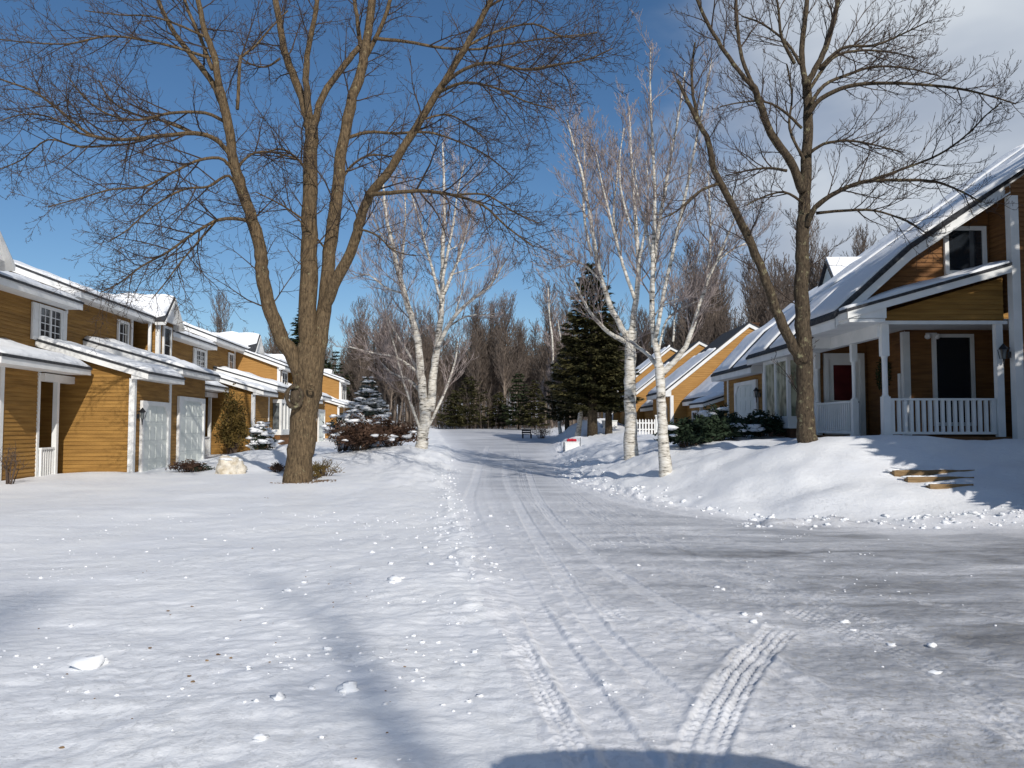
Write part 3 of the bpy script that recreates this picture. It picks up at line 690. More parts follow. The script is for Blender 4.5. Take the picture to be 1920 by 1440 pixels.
def left_high(Y0, label, doortype='garage', z0=0.0, seed=1, mat='siding', garage=True):
    t_ = thing('townhouse', label, 'house', lpos(Y0), RZ, 'townhouses in the row on the left of the street')
    t_.location.z = z0
    W = MB(); A, B = 1.6, 9.8
    if garage:
        siding(W, FR(0, 3.1, '-y'), [(-2.95, G0), (0, G0), (0, 3.56), (-2.95, 4.42)])
        siding(W, FR(0, 7.1, '+y'), [(-2.95, G0), (0, G0), (0, 3.56), (-2.95, 4.42)])
        siding(W, FR(0, 0, '+x'), [(3.1, G0), (7.1, G0), (7.1, 3.48), (3.1, 3.48)])
    siding(W, FR(-2.95, 0, '+x'), [(7.1, G0), (B, G0), (B, 3.6), (7.1, 3.6)])
    siding(W, FR(-2.85, 0, '+x'), [(A, 3.6), (7.0, 3.6), (7.0, 6.1), (A, 6.1)])
    siding(W, FR(-4.2, 0, '+x'), [(7.0, 3.6), (8.15, 3.6), (8.15, 6.1), (7.0, 6.1)])
    siding(W, FR(0, 8.15, '-y'), [(-4.2, 3.6), (-2.2, 3.6), (-2.2, 6.0), (-4.2, 6.0)])
    siding(W, FR(-2.2, 0, '+x'), [(8.15, 3.6), (B, 3.6), (B, 6.0), (8.15, 6.0)])
    W.box(-4.2, -2.85, 6.98, 7.0, 3.6, 6.1)
    siding(W, FR(0, A, '-y'), [(-12.1, G0), (-2.85, G0), (-2.85, 6.2), (-7.5, 7.98), (-12.1, 6.2)])
    siding(W, FR(0, B, '+y'), [(-12.1, G0), (-2.2, G0), (-2.2, 6.05), (-7.5, 7.98), (-12.1, 6.2)])
    W.box(-12.1, -12.0, A, B, G0, 6.0)
    wl = W.build('wall', M[mat], t_)
    K = MB(); corner(K, -2.2, 8.15, 3.6, 5.95, 1, -1, 0.11)
    K.box(-2.83, -2.79, 6.88, 7.06, 3.6, 6.0); K.box(-2.87, -2.80, 1.56, 1.70, 5.3, 6.1)
    if garage: corner(K, 0, 3.1, G0, 3.45, 1, -1)
    build_split(K, 'corner_trim', M['trim'], wl)
    post(t_, -2.35, 7.6, 3.9, 5.95, 0.05, name='balcony_post')
    if garage: roof(t_, [(0.55, 3.64), (-2.83, 4.62)], 2.86, 7.3, 0.0, 0.17, seed, name='garage_roof')
    roof(t_, [(-2.24, 6.06), (-7.5, 8.06)], A - 0.22, B, -2.85, 0.11, seed + 5, name='main_roof', fascia=0.2)
    roof(t_, [(-12.7, 6.06), (-7.5, 8.06)], A - 0.22, B, None, 0, name='rear_roof', fascia=0.2, soffit=False)
    # street gable over the projecting bay
    g = MB(); ym = 9.0; hw = 1.05; zt = 6.95; ze = 5.95
    g.fprism(FR(-1.98, 0, '+x'), [(ym - hw, ze), (ym + hw, ze), (ym, zt)], -0.10, 0.0)
    go = g.build('dormer_gable', M['trim'], t_)
    r_ = MB()
    for s in (-1, 1):
        y0 = ym + s * (hw + 0.12); r_.add([(-1.85, ym, zt + 0.10), (-5.2, ym, zt + 0.10), (-5.2, y0, ze - 0.02), (-1.85, y0, ze - 0.02),
                                          (-1.85, ym, zt + 0.03), (-5.2, ym, zt + 0.03), (-5.2, y0, ze - 0.09), (-1.85, y0, ze - 0.09)],
                                         [(0, 1, 2, 3), (4, 7, 6, 5), (0, 3, 7, 4), (1, 5, 6, 2), (3, 2, 6, 7), (0, 4, 5, 1)])
    ro = r_.build('dormer_roof', M['shingle'], t_)
    bb_ = MB()
    for s in (-1, 1):
        y0 = ym + s * (hw + 0.10)
        bb_.add([(-1.82, ym, zt + 0.035), (-2.25, ym, zt + 0.035), (-2.25, y0, ze - 0.08), (-1.82, y0, ze - 0.08), (-1.82, ym, zt - 0.13), (-2.25, ym, zt - 0.13), (-2.25, y0, ze - 0.22), (-1.82, y0, ze - 0.22)],
                [(0, 1, 2, 3), (4, 7, 6, 5), (0, 3, 7, 4), (1, 5, 6, 2), (3, 2, 6, 7), (0, 4, 5, 1)])
    bb_.build('bargeboard', M['trim'], go)
    sn = MB()
    for s in (-1, 1):
        n_ = 7
        vs = []; fs = []
        for i in range(n_ + 1):
            for j in range(9):
                y = ym + s * (hw + 0.05) * i / n_; z = zt + 0.10 + (ze - zt - 0.12) * i / n_; x = -1.92 - 3.2 * j / 8
                h = 0.17 * (0.8 + 0.8 * mnoise.noise(Vector((x * 1.5, y * 2, seed)))) * (0.35 if i == n_ or j == 0 else 1)
                vs.append((x, y, z + h))
        for i in range(n_):
            for j in range(8): a = i * 9 + j; fs.append((a, a + 1, a + 10, a + 9))
        m0 = len(vs); vs += [(v[0], v[1], zt + 0.10 + (ze - zt - 0.12) * (k // 9) / n_) for k, v in enumerate(vs)]
        for j in range(8): a = n_ * 9 + j; fs.append((a, a + 1, m0 + a + 1, m0 + a))
        for i in range(n_): a = i * 9; fs.append((a, a + 9, m0 + a + 9, m0 + a))
        sn.add(vs, fs)
    sn.build('roof_snow', M['rsnow'], ro, smooth=True)
    window(t_, FR(-2.178, 0, '+x'), 8.6, 9.35, 4.3, 5.7, 1, 2, 1)
    window(t_, FR(-2.828, 0, '+x'), 5.7, 6.5, 4.35, 5.55, 2, 3, 1)
    if garage and doortype == 'garage': garage_door(t_, FR(0.022, 0, '+x'), 4.0, 6.7, 0.0, 2.55)
    elif garage and doortype == 'bay':
        b_ = MB(); b_.box(0.02, 0.5, 4.1, 6.9, 1.0, 1.3); b_.box(0.02, 0.5, 4.1, 6.9, 2.75, 2.95)
        for yy in (4.1, 5.0, 5.9, 6.8): b_.box(0.38, 0.5, yy, yy + 0.10, 1.3, 2.75)
        bo = b_.build('bay_window', M['trim'], t_); p = MB(); p.box(0.03, 0.42, 4.15, 6.85, 1.301, 2.749); p.build('pane', M['greyglass'], bo)
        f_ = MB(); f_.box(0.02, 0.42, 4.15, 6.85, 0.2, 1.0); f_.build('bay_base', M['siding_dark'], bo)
    return t_

def upper_ext(t_, y0, y1, seed, mat='siding', zt=5.0):
    W = MB(); siding(W, FR(0, y0, '-y'), [(-2.9, 3.3), (-0.3, 3.3), (-0.3, zt), (-2.9, zt + .95)]); siding(W, FR(-.3, 0, '+x'), [(y0, 3.3), (y1, 3.3), (y1, zt - .02), (y0, zt - .02)])
    siding(W, FR(0, y1, '+y'), [(-2.9, 3.3), (-0.3, 3.3), (-0.3, zt), (-2.9, zt + .95)])
    w_ = W.build('upper_wall', M[mat], t_); K = MB(); corner(K, -.3, y0, 3.3, zt - .05, 1, -1); K.build('corner_trim', M['trim'], w_)
    roof(t_, [(0.1, zt + .02), (-2.9, zt + 1.12)], y0 - .25, y1 + .1, -.3, .10, seed, name='upper_roof', fascia=.17)
    window(t_, FR(-.278, 0, '+x'), y0 + .5, y1 - .7, 3.9, zt - .35, 1, 2, 2)
left_high(11.0, 'brown townhouse at the far left edge with a white gable over its roof', garage=False, seed=2)
left_low(24.5, 'nearest brown townhouse on the left, shuttered upper window over a low garage door', seed=11)
left_high(24.5, 'brown townhouse on the left with the taller garage door and a small snowy street gable', seed=21)
left_low(39.5, 'brown clapboard townhouse on the left, second snowy entry roof behind tall brown shrub', 'none', seed=31, z0=0.12)
upper_ext(left_high(39.5, 'brown townhouse on the left with a white bay window beside the big maple trunk', 'bay', seed=41, z0=0.15), 7.2, 9.7, 42, 'siding_pale')
left_low(54.5, 'brown townhouse on the left mostly hidden behind the big maple trunk', 'window', seed=51, full=False, z0=0.2)
left_high(54.5, 'brown townhouse on the left peeking out just left of the big maple trunk', 'garage', seed=61, z0=0.2)
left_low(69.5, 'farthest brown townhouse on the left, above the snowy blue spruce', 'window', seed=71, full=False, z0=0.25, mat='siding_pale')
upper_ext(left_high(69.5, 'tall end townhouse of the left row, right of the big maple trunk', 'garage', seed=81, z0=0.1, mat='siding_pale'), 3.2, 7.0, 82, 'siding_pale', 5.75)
# chimneys on the left row
for i, (Y, lx, zz, parent) in enumerate(((47.0, -6.0, 8.0, None), (60.0, -6.5, 8.1, None))):
    pass

# ---------------------------------------------------------------- right row (street side is -x; world axes)
def rt_thing(label, Y0): return thing('townhouse', label, 'house', (8.8, Y0, 0), 0, 'townhouses in the row on the right of the street')

def right_unit(Y0, Y1, eave, top, label, base_z=0.6, mat='siding', seed=0, wall_x=0.0, end_near=True, y_wall=None, snow=0.17, kink=None, rise=True, far_end=True, ridge_back=6.5, snowto=1.0, edge=0.22, bands=None):
    """eave/top: (x,z) world; wall_x relative to 8.8"""
    t_ = rt_thing(label, Y0)
    ox, oy = 8.8, Y0
    prof = [(eave[0] - ox, eave[1])] + ([(kink[0] - ox, kink[1])] if kink else []) + [(top[0] - ox, top[1])]
    LY = Y1 - Y0; wx = wall_x
    yw = 0.35 if y_wall is None else y_wall
    W = MB()
    siding(W, FR(wx, 0, '-x'), [(yw, base_z), (LY, base_z), (LY, eave[1] - 0.2), (yw, eave[1] - 0.2)])
    tx, tz = prof[-1]
    bx = tx + ridge_back
    sl = (prof[-1][1] - prof[0][1]) / (prof[-1][0] - prof[0][0])
    def zt(x): return float(np.interp(x, [p[0] for p in prof], [p[1] for p in prof])) - 0.12
    pl = [(wx, base_z), (bx, base_z), (bx, tz - ridge_back * 0.5), (tx, tz - 0.12)]
    if kink: pl.append((prof[1][0], prof[1][1] - 0.12))
    pl.append((wx, zt(wx)))
    if kink:   # keep pieces convex
        kx, kz = prof[1]
        parts = [[(wx, base_z), (kx, base_z), (kx, kz - 0.12), (wx, zt(wx))], [(kx, base_z), (bx, base_z), (bx, tz - ridge_back * 0.5), (tx, tz - 0.12), (kx, kz - 0.12)]]
    else: parts = [pl]
    for P in parts:
        if end_near: siding(W, FR(0, yw, '-y'), P)
        if far_end: siding(W, FR(0, LY, '+y'), P)
    wl = W.build('wall', M[mat], t_)
    K = MB(); corner(K, wx, yw, base_z, eave[1] - 0.2, -1, -1); build_split(K, 'corner_trim', M['trim'], wl)
    roof(t_, prof, 0, LY + 0.02, wx, snow, seed, name='main_roof', fascia=0.2, snowto=snowto, edge=edge, bands=bands)
    r2 = MB(); r2.add([(tx, 0, tz), (tx, LY, tz), (bx + .3, LY, tz - ridge_back * 0.5 - .2), (bx + .3, 0, tz - ridge_back * 0.5 - .2),
                       (tx, 0, tz - .08), (tx, LY, tz - .08), (bx + .3, LY, tz - ridge_back * 0.5 - .28), (bx + .3, 0, tz - ridge_back * 0.5 - .28)],
                      [(0, 1, 2, 3), (4, 7, 6, 5), (0, 3, 7, 4), (1, 5, 6, 2), (3, 2, 6, 7)])
    ro = r2.build('rear_roof', M['shingle'], t_)
    f = MB(); f.add([(tx, .02, tz - .08), (bx + .2, .02, tz - ridge_back * 0.5 - .23), (bx + .2, .02, tz - ridge_back * 0.5 - .42), (tx, .02, tz - .27),
                     (tx, .06, tz - .08), (bx + .2, .06, tz - ridge_back * 0.5 - .23), (bx + .2, .06, tz - ridge_back * 0.5 - .42), (tx, .06, tz - .27)],
                    [(0, 1, 2, 3), (4, 7, 6, 5), (0, 3, 7, 4), (0, 4, 5, 1), (3, 2, 6, 7)])
    f.build('fascia', M['trim'], ro)
    return t_

# ---- nearest house with the veranda
def porch_house():
    Y0 = 18.8; X0 = 8.8
    t_ = thing('porch_house', 'dark brown house on the right with white railed veranda and snowy sloping roof', 'house', (X0, Y0, 0), 0, 'townhouses in the row on the right of the street')
    DZ = 1.36
    def rx(X): return X - X0
    prof = [(rx(7.70), 4.31), (rx(9.6), 6.0), (rx(17.0), 11.05)]
    def y0f(x): return float(np.interp(x, [rx(10.7), rx(11.75)], [0.10, -0.52]))
    W = MB()
    # upper gable wall, with the pent roof below it
    uy = 0.62
    ub = [(rx(8.75), 4.2), (rx(11.75), 4.2), (rx(11.75), 7.30), (rx(9.6), 5.86), (rx(8.75), 5.1)]
    siding(W, FR(0, uy, '-y'), ub)
    # projecting part at the right
    py = -0.24
    siding(W, FR(0, py, '-y'), [(rx(11.78), 0.6), (rx(20), 0.6), (rx(20), 9.0), (rx(17), 10.85), (rx(11.78), 7.33)])
    W.box(rx(11.80), rx(19.9), py + .03, py + .15, 0.6, 6.9)
    siding(W, FR(rx(11.78), 0, '-x'), [(py, 4.3), (2.1, 4.3), (2.1, 7.3), (py, 7.3)])
    siding(W, FR(rx(13.3), 0, '-x'), [(0.0, 1.0), (2.1, 1.0), (2.1, 4.3), (0.0, 4.3)])
    # wall behind the veranda
    siding(W, FR(0, 2.0, '-y'), [(rx(10.3), 1.0), (rx(13.3), 1.0), (rx(13.3), 4.2), (rx(10.3), 4.2)])
    siding(W, FR(rx(10.3), 0, '-x'), [(2.0, 1.0), (4.25, 1.0), (4.25, 4.2), (2.0, 4.2)])
    siding(W, FR(0, 4.25, '-y'), [(rx(8.8), 1.0), (rx(10.3), 1.0), (rx(10.3), 4.2), (rx(8.8), 4.2)])
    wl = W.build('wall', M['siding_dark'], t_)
    # fascia panel of boards under the pent roof
    Pn = MB(); siding(Pn, FR(0, -0.08, '-y'), [(rx(8.72), 4.12), (rx(11.62), 4.12), (rx(11.62), 5.13), (rx(8.72), 4.28)])
    Pn.box(rx(8.72), rx(11.62), -0.078, 0.60, 4.10, 4.13); Pn.build('gable_panel', M['siding'], t_)
    K = MB()
    corner(K, rx(11.78), py, 1.0, 7.05, -1, -1, 0.15)
    K.box(rx(10.22), rx(10.40), 1.93, 2.08, DZ, 4.08)
    build_split(K, 'corner_trim', M['trim'], wl)
    # eave corner box and beams
    Bm = MB(); Bm.box(rx(8.66), rx(11.7), -0.10, 0.02, 4.02, 4.10)
    Bm.box(rx(8.68), rx(8.86), 0.02, 4.2, 3.72, 4.2)
    Bm.box(rx(7.82), rx(7.95), -0.38, 2.70, 4.112, 4.235); Bm.box(rx(7.84), rx(8.675), -0.40, 2.70, 4.03, 4.11); Bm.box(rx(8.25), rx(8.675), 2.70, 4.0, 4.03, 4.09)
    Bm.build('porch_beam', M['trim'], t_)
    Ce = MB(); Ce.box(rx(8.86), rx(13.3), 0.02, 4.25, 4.135, 4.16); Ce.build('porch_ceiling', M['trim'], t_)
    roof(t_, [(rx(7.75), 4.33), (rx(11.62), 5.42)], -0.48, 0.60, rx(8.7), 0.15, 5, name='pent_roof', rake1=False, fascia=0.16)
    roof(t_, prof, 0.15, 2.75, None, 0.12, 9, name='main_roof', fascia=0.24, y0f=y0f, soffit=False, thick=0.13, edge=0.22)
    # soffit of the forward roof
    sf = MB(); sf.add([(rx(9.6), 0.16, 5.66), (rx(11.75), -0.3, 7.1), (rx(11.75), 0.6, 7.1), (rx(9.6), 0.6, 5.66), (rx(9.6), 0.16, 5.69), (rx(11.75), -0.3, 7.13), (rx(11.75), 0.6, 7.13), (rx(9.6), 0.6, 5.69)],
                      [(0, 3, 2, 1), (4, 5, 6, 7), (0, 1, 5, 4), (1, 2, 6, 5), (2, 3, 7, 6), (3, 0, 4, 7)])
    sf.build('soffit', M['trim'], t_)
    # floor
    D = MB(); D.box(rx(8.72), rx(13.3), -0.08, 4.25, DZ - 0.10, DZ); 
    D.build('porch_floor', M['porchwood'], t_)
    sk = MB(); sk.box(rx(8.8), rx(11.7), -0.02, 0.02, 0.8, DZ - 0.10); sk.box(rx(8.78), rx(8.82), 0.02, 4.2, 0.8, DZ - 0.10); sk.build('porch_skirt', M['found'], t_)
    for (x, y) in ((8.83, 0.02), (8.80, 1.65), (8.80, 4.12)): post(t_, rx(x), y, DZ, 4.02, 0.085 if y < 1 else 0.07, turned=True)
    p = MB(); p.box(rx(11.44), rx(11.60), -0.07, 0.07, DZ, 4.02); p.build('porch_post', M['trim'], t_)
    railing(t_, (rx(8.92), 0.02), (rx(11.42), 0.02), DZ - 0.02, 0.93, 0.145, 0.034, label='front railing')
    railing(t_, (rx(8.80), 1.74), (rx(8.80), 4.04), DZ - 0.02, 0.93, 0.13, 0.03, label='side railing')
    st = MB(); st.box(rx(8.25), rx(8.72), 0.2, 1.5, DZ - 0.25, DZ - 0.17); st.box(rx(8.28), rx(8.72), 0.22, 1.48, 0.7, DZ - 0.25); st.build('porch_step', M['found'], t_)
    # door with dark red glass
    F = FR(0, 4.228, '-y')
    dfm = MB(); dfm.fbox(F, rx(9.02), rx(9.14), DZ, 3.72, 0, 0.10); dfm.fbox(F, rx(10.06), rx(10.18), DZ, 3.72, 0, 0.10); dfm.fbox(F, rx(9.14), rx(10.06), 3.55, 3.72, 0, 0.095)
    do = dfm.build('front_door', M['trim'], t_)
    dp = MB(); dp.fbox(F, rx(9.14), rx(10.06), DZ, 3.55, 0.0, 0.04)
    dp.fbox(F, rx(9.26), rx(9.94), DZ + 0.12, DZ + 0.80, 0.04, 0.055); dp.build('door_panel', M['trim'], do)
    dg = MB(); dg.fbox(F, rx(9.30), rx(9.90), DZ + 1.0, 3.38, 0.03, 0.052); dg.build('pane', M['doorred'], do)
    kn = MB(); kn.ball((rx(9.98), 4.228 - 0.08, DZ + 0.95), 0.03, 0.03, 0.03); kn.build('door_knob', M['black'], do)
    # wreath on the side wall
    # window behind the railing
    window(t_, FR(0, 1.978, '-y'), rx(11.08), rx(11.98), DZ + 0.35, 3.93, 1, 1, 1, casing=0.09, name='porch_window')
    # twin flood lamp
    fl = MB(); fl.box(rx(10.84), rx(11.10), 1.90, 1.975, 3.98, 4.05)
    fo = fl.build('flood_lamp', M['trim'], t_)
    for s in (10.84, 11.08): q = MB(); q.ball((rx(s), 1.86, 3.95), 0.075, 0.10, 0.075, 1, 0); q.build('lamp_head', M['trim'], fo, smooth=True)
    lantern(t_, FR(rx(11.63), 0, '-x'), -0.27, 3.3)
    # upper window
    window(t_, FR(0, uy - 0.022, '-y'), rx(10.72), rx(11.55), 5.42, 6.42, 1, 1, 1, casing=0.10, name='upper_window')
    mbx = MB(); mbx.fbox(FR(rx(10.278), 0, '-x'), 2.12, 2.22, 2.35, 3.0, 0, 0.08); mbx.build('mailbox', M['trim'], t_)
    return t_
porch_house()
# wreath hangs on the porch wall
wr = MB(); rng = random.Random(4)
for k in range(260):
    a = rng.uniform(0, 2 * math.pi); r_ = 0.30 + rng.gauss(0, 0.05); z = 3.05 + math.sin(a) * r_ * 1.25; y = 21.85 + math.cos(a) * r_; x = 10.24 - abs(rng.gauss(0, 0.04))
    d = Vector((rng.gauss(0, 1), rng.gauss(0, 1), rng.gauss(0, 1))).normalized() * 0.08; e_ = d.cross(Vector((0.3, 0.5, 0.8))).normalized() * 0.02
    p = Vector((x, y, z)); wr.add([p - d, p + e_, p + d, p - e_], [(0, 1, 2, 3)])
wo = wr.build('wreath', M['spruce']); tag(wo, 'dark evergreen wreath hanging on the veranda wall beside the door', 'wreath')

# ---- bay window house
U2 = right_unit(21.55, 27.5, (8.1, 3.98), (17.0, 10.9), 'brown townhouse next to the veranda house, with tall white bay window facing the street', seed=12, kink=(9.6, 5.60), y_wall=1.5, end_near=False, snow=.10, bands=((0, .30), (.33, .62), (.66, 1)))
F = FR(0, 0, '-x')
def rbox(mb, X0_, X1_, Y0_, Y1_, Z0, Z1, oy): mb.box(X0_ - 8.8, X1_ - 8.8, Y0_ - oy, Y1_ - oy, Z0, Z1)
b_ = MB(); oy = 21.55
rbox(b_, 8.35, 8.79, 24.1, 26.4, 1.55, 1.92, oy); rbox(b_, 8.35, 8.79, 24.1, 26.4, 3.62, 3.80, oy)
for yy in (24.1, 25.2, 26.28): rbox(b_, 8.35, 8.45, yy, yy + 0.12, 1.92, 3.62, oy)
rbox(b_, 8.69, 8.79, 24.1, 24.22, 1.92, 3.62, oy)
bo = b_.build('bay_window', M['trim'], U2); p = MB(); rbox(p, 8.40, 8.78, 24.16, 26.34, 1.921, 3.619, oy); p.build('pane', M['curtain_reflect'], bo)
f_ = MB(); rbox(f_, 8.45, 8.79, 24.2, 26.3, 0.8, 1.55, oy); f_.build('bay_base', M['found'], bo)
K = MB(); rbox(K, 8.74, 8.79, 26.75, 26.9, 1.2, 3.78, oy); rbox(K, 8.74, 8.79, 27.3, 27.48, 1.2, 3.78, oy); build_split(K, 'wall_trim', M['trim'], U2)
# ---- garage house with dormer
U3 = right_unit(27.5, 33.0, (8.25, 3.72), (16.8, 10.3), 'brown townhouse on the right with white garage door and a snow-capped dormer', seed=15, kink=(9.7, 5.25), y_wall=0.02, end_near=True, snow=.11, bands=((0, .45), (.5, 1)))
garage_door(U3, FR(-0.022, 0, '-x'), 1.0, 3.5, 1.1, 3.15); lantern(U3, FR(-0.022, 0, '-x'), 0.62, 2.75)
K = MB(); rbox(K, 8.74, 8.79, 27.62, 27.78, 1.2, 3.5, 27.5); rbox(K, 8.74, 8.79, 32.2, 32.35, 1.2, 3.5, 27.5); build_split(K, 'wall_trim', M['trim'], U3)
# dormer
def dormer(parent, oy, X, Ym, zb, zt_, hw, back):
    g = MB(); x = X - 8.8; y = Ym - oy
    g.fprism(FR(x, 0, '-x'), [(y - hw, zb), (y + hw, zb), (y, zt_)], -0.1, 0)
    go = g.build('dormer', M['garage'], parent)  # greyer paint than the trim puts the face's shade into its colour
    r_ = MB(); sn = MB()
    for s in (-1, 1):
        ye = y + s * (hw + 0.15); ze = zb - 0.1
        r_.add([(x - .12, y, zt_ + .12), (x + back, y, zt_ + .12), (x + back, ye, ze), (x - .12, ye, ze), (x - .12, y, zt_ + .05), (x + back, y, zt_ + .05), (x + back, ye, ze - .08), (x - .12, ye, ze - .08)],
               [(0, 1, 2, 3), (4, 7, 6, 5), (0, 3, 7, 4), (1, 5, 6, 2), (3, 2, 6, 7)])
        sn.add([(x - .06, y, zt_ + .26), (x + back, y, zt_ + .27), (x + back, ye - s * .08, ze + .16), (x - .06, ye - s * .08, ze + .13), (x - .06, y, zt_ + .12), (x + back, y, zt_ + .12), (x + back, ye - s * .05, ze + .03), (x - .06, ye - s * .05, ze + .03)],
               [(0, 1, 2, 3), (0, 3, 7, 4), (1, 5, 6, 2), (3, 2, 6, 7)])
    ro = r_.build('dormer_roof', M['shingle'], go); sn.build('roof_snow', M['rsnow'], ro)
dormer(U3, 27.5, 11.7, 29.2, 6.55, 7.62, 0.92, 1.7)
# ---- low section with small entry porch
U4 = right_unit(33.0, 42.0, (8.95, 2.95), (13.4, 6.72), 'low brown townhouse on the right with a small orange-gabled entry porch', base_z=0.4, seed=18, y_wall=0.02, snow=0.11, wall_x=.45)
Fw = FR(-0.022, 0, '-x')
for (a, c) in ((1.2, 2.2), (5.0, 5.9), (6.6, 7.5)): window(U4, FR(.428, 0, '-x'), a, c, 1.4, 2.3, 2, 3, 1)
pp = MB(); siding(pp, FR(0, 0.42, '-y'), [(-.42, 2.45), (0.5, 2.45), (0.5, 2.98), (-.42, 2.68)]); pp.build('gable_panel', M['siding_pale'], U4)
roof(U4, [(-.85, 2.62), (0.7, 3.12)], 0.2, 2.8, None, 0.12, 40, name='entry_roof', soffit=False, fascia=0.13)
post(U4, -.36, 0.5, 1.0, 2.5, 0.06); post(U4, -.36, 2.5, 1.0, 2.5, 0.06)
# ---- tall sections whose end walls show as orange strips
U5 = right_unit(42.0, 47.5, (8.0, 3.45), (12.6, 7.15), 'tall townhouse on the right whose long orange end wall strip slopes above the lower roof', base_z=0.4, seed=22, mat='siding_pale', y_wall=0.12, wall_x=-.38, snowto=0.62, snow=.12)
window(U5, FR(-.402, 0, '-x'), 1.2, 2.6, 1.6, 2.6, 2, 3, 2)
ch = MB(); ch.box(4.9, 5.3, 3.2, 3.6, 5.2, 7.45); ch.box(4.86, 5.34, 3.16, 3.64, 7.45, 7.53); ch.build('chimney', M['found'], U5)
U6 = right_unit(47.5, 55.0, (8.8, 2.9), (13.1, 6.4), 'low townhouse on the right seen between the two white birch trunks', base_z=0.4, seed=25, y_wall=0.02, wall_x=.35, snowto=.7)
window(U6, FR(.328, 0, '-x'), 1.0, 2.4, 1.5, 2.4, 2, 3, 2)
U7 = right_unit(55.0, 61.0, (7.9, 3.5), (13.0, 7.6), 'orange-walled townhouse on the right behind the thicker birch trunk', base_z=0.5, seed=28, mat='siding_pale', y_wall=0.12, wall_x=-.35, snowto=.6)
U8 = right_unit(61.0, 67.0, (8.7, 3.1), (13.0, 6.7), 'far townhouse on the right with only its snowy roof showing past the birches', base_z=0.5, seed=31, y_wall=0.02, wall_x=.3)
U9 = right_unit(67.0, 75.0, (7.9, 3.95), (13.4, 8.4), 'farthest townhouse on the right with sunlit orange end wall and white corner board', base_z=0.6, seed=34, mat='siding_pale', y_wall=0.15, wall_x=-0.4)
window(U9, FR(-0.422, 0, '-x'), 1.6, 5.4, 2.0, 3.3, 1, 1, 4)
# the neighbour behind and right of the camera, which shades the veranda house
U0 = thing('townhouse', 'brown townhouse beside the camera, outside the picture on the right', 'house', (12.5, -7.0, 0), 0, 'townhouses in the row on the right of the street')
W = MB(); siding(W, FR(0, 0, '-y'), [(0, 0), (11, 0), (11, 6), (6.5, 10.5), (0, 5.5)]); siding(W, FR(0, 12, '+y'), [(0, 0), (11, 0), (11, 6), (6.5, 10.5), (0, 5.5)])
siding(W, FR(0, 0, '-x'), [(0, 0), (12, 0), (12, 5.4), (0, 5.4)]); siding(W, FR(11, 0, '+x'), [(0, 0), (12, 0), (12, 5.9), (0, 5.9)]); W.build('wall', M['siding'], U0)
roof(U0, [(-0.6, 5.2), (6.5, 10.7)], -0.4, 12.4, 0, 0.15, 77); roof(U0, [(11.6, 5.6), (6.5, 10.7)], -0.4, 12.4, 11, 0, name='rear_roof')
window(U0, FR(-0.022, 0, '-x'), 3, 5, 1.6, 3.0); window(U0, FR(-0.022, 0, '-x'), 8, 9.6, 1.6, 3.0); window(U0, FR(0, -0.022, '-y'), 3, 5, 1.6, 3.0); window(U0, FR(0, 12.022, '+y'), 5, 7, 4.6, 6.0)

# ---------------------------------------------------------------- trees
def rot_about(v, axis, a): return Matrix.Rotation(a, 3, axis) @ v
def smooth_pts(P, R, k=4):
    """Catmull-Rom resample"""
    o = []; ro = []
    n = len(P)
    for i in range(n - 1):
        p0 = P[max(i - 1, 0)]; p1 = P[i]; p2 = P[i + 1]; p3 = P[min(i + 2, n - 1)]
        for j in range(k):
            t_ = j / k
            o.append(0.5 * ((2 * p1) + (p2 - p0) * t_ + (2 * p0 - 5 * p1 + 4 * p2 - p3) * t_ * t_ + (3 * p1 - p0 - 3 * p2 + p3) * t_ ** 3)); ro.append(R[i] + (R[i + 1] - R[i]) * t_)
    o.append(P[-1]); ro.append(R[-1]); return o, ro

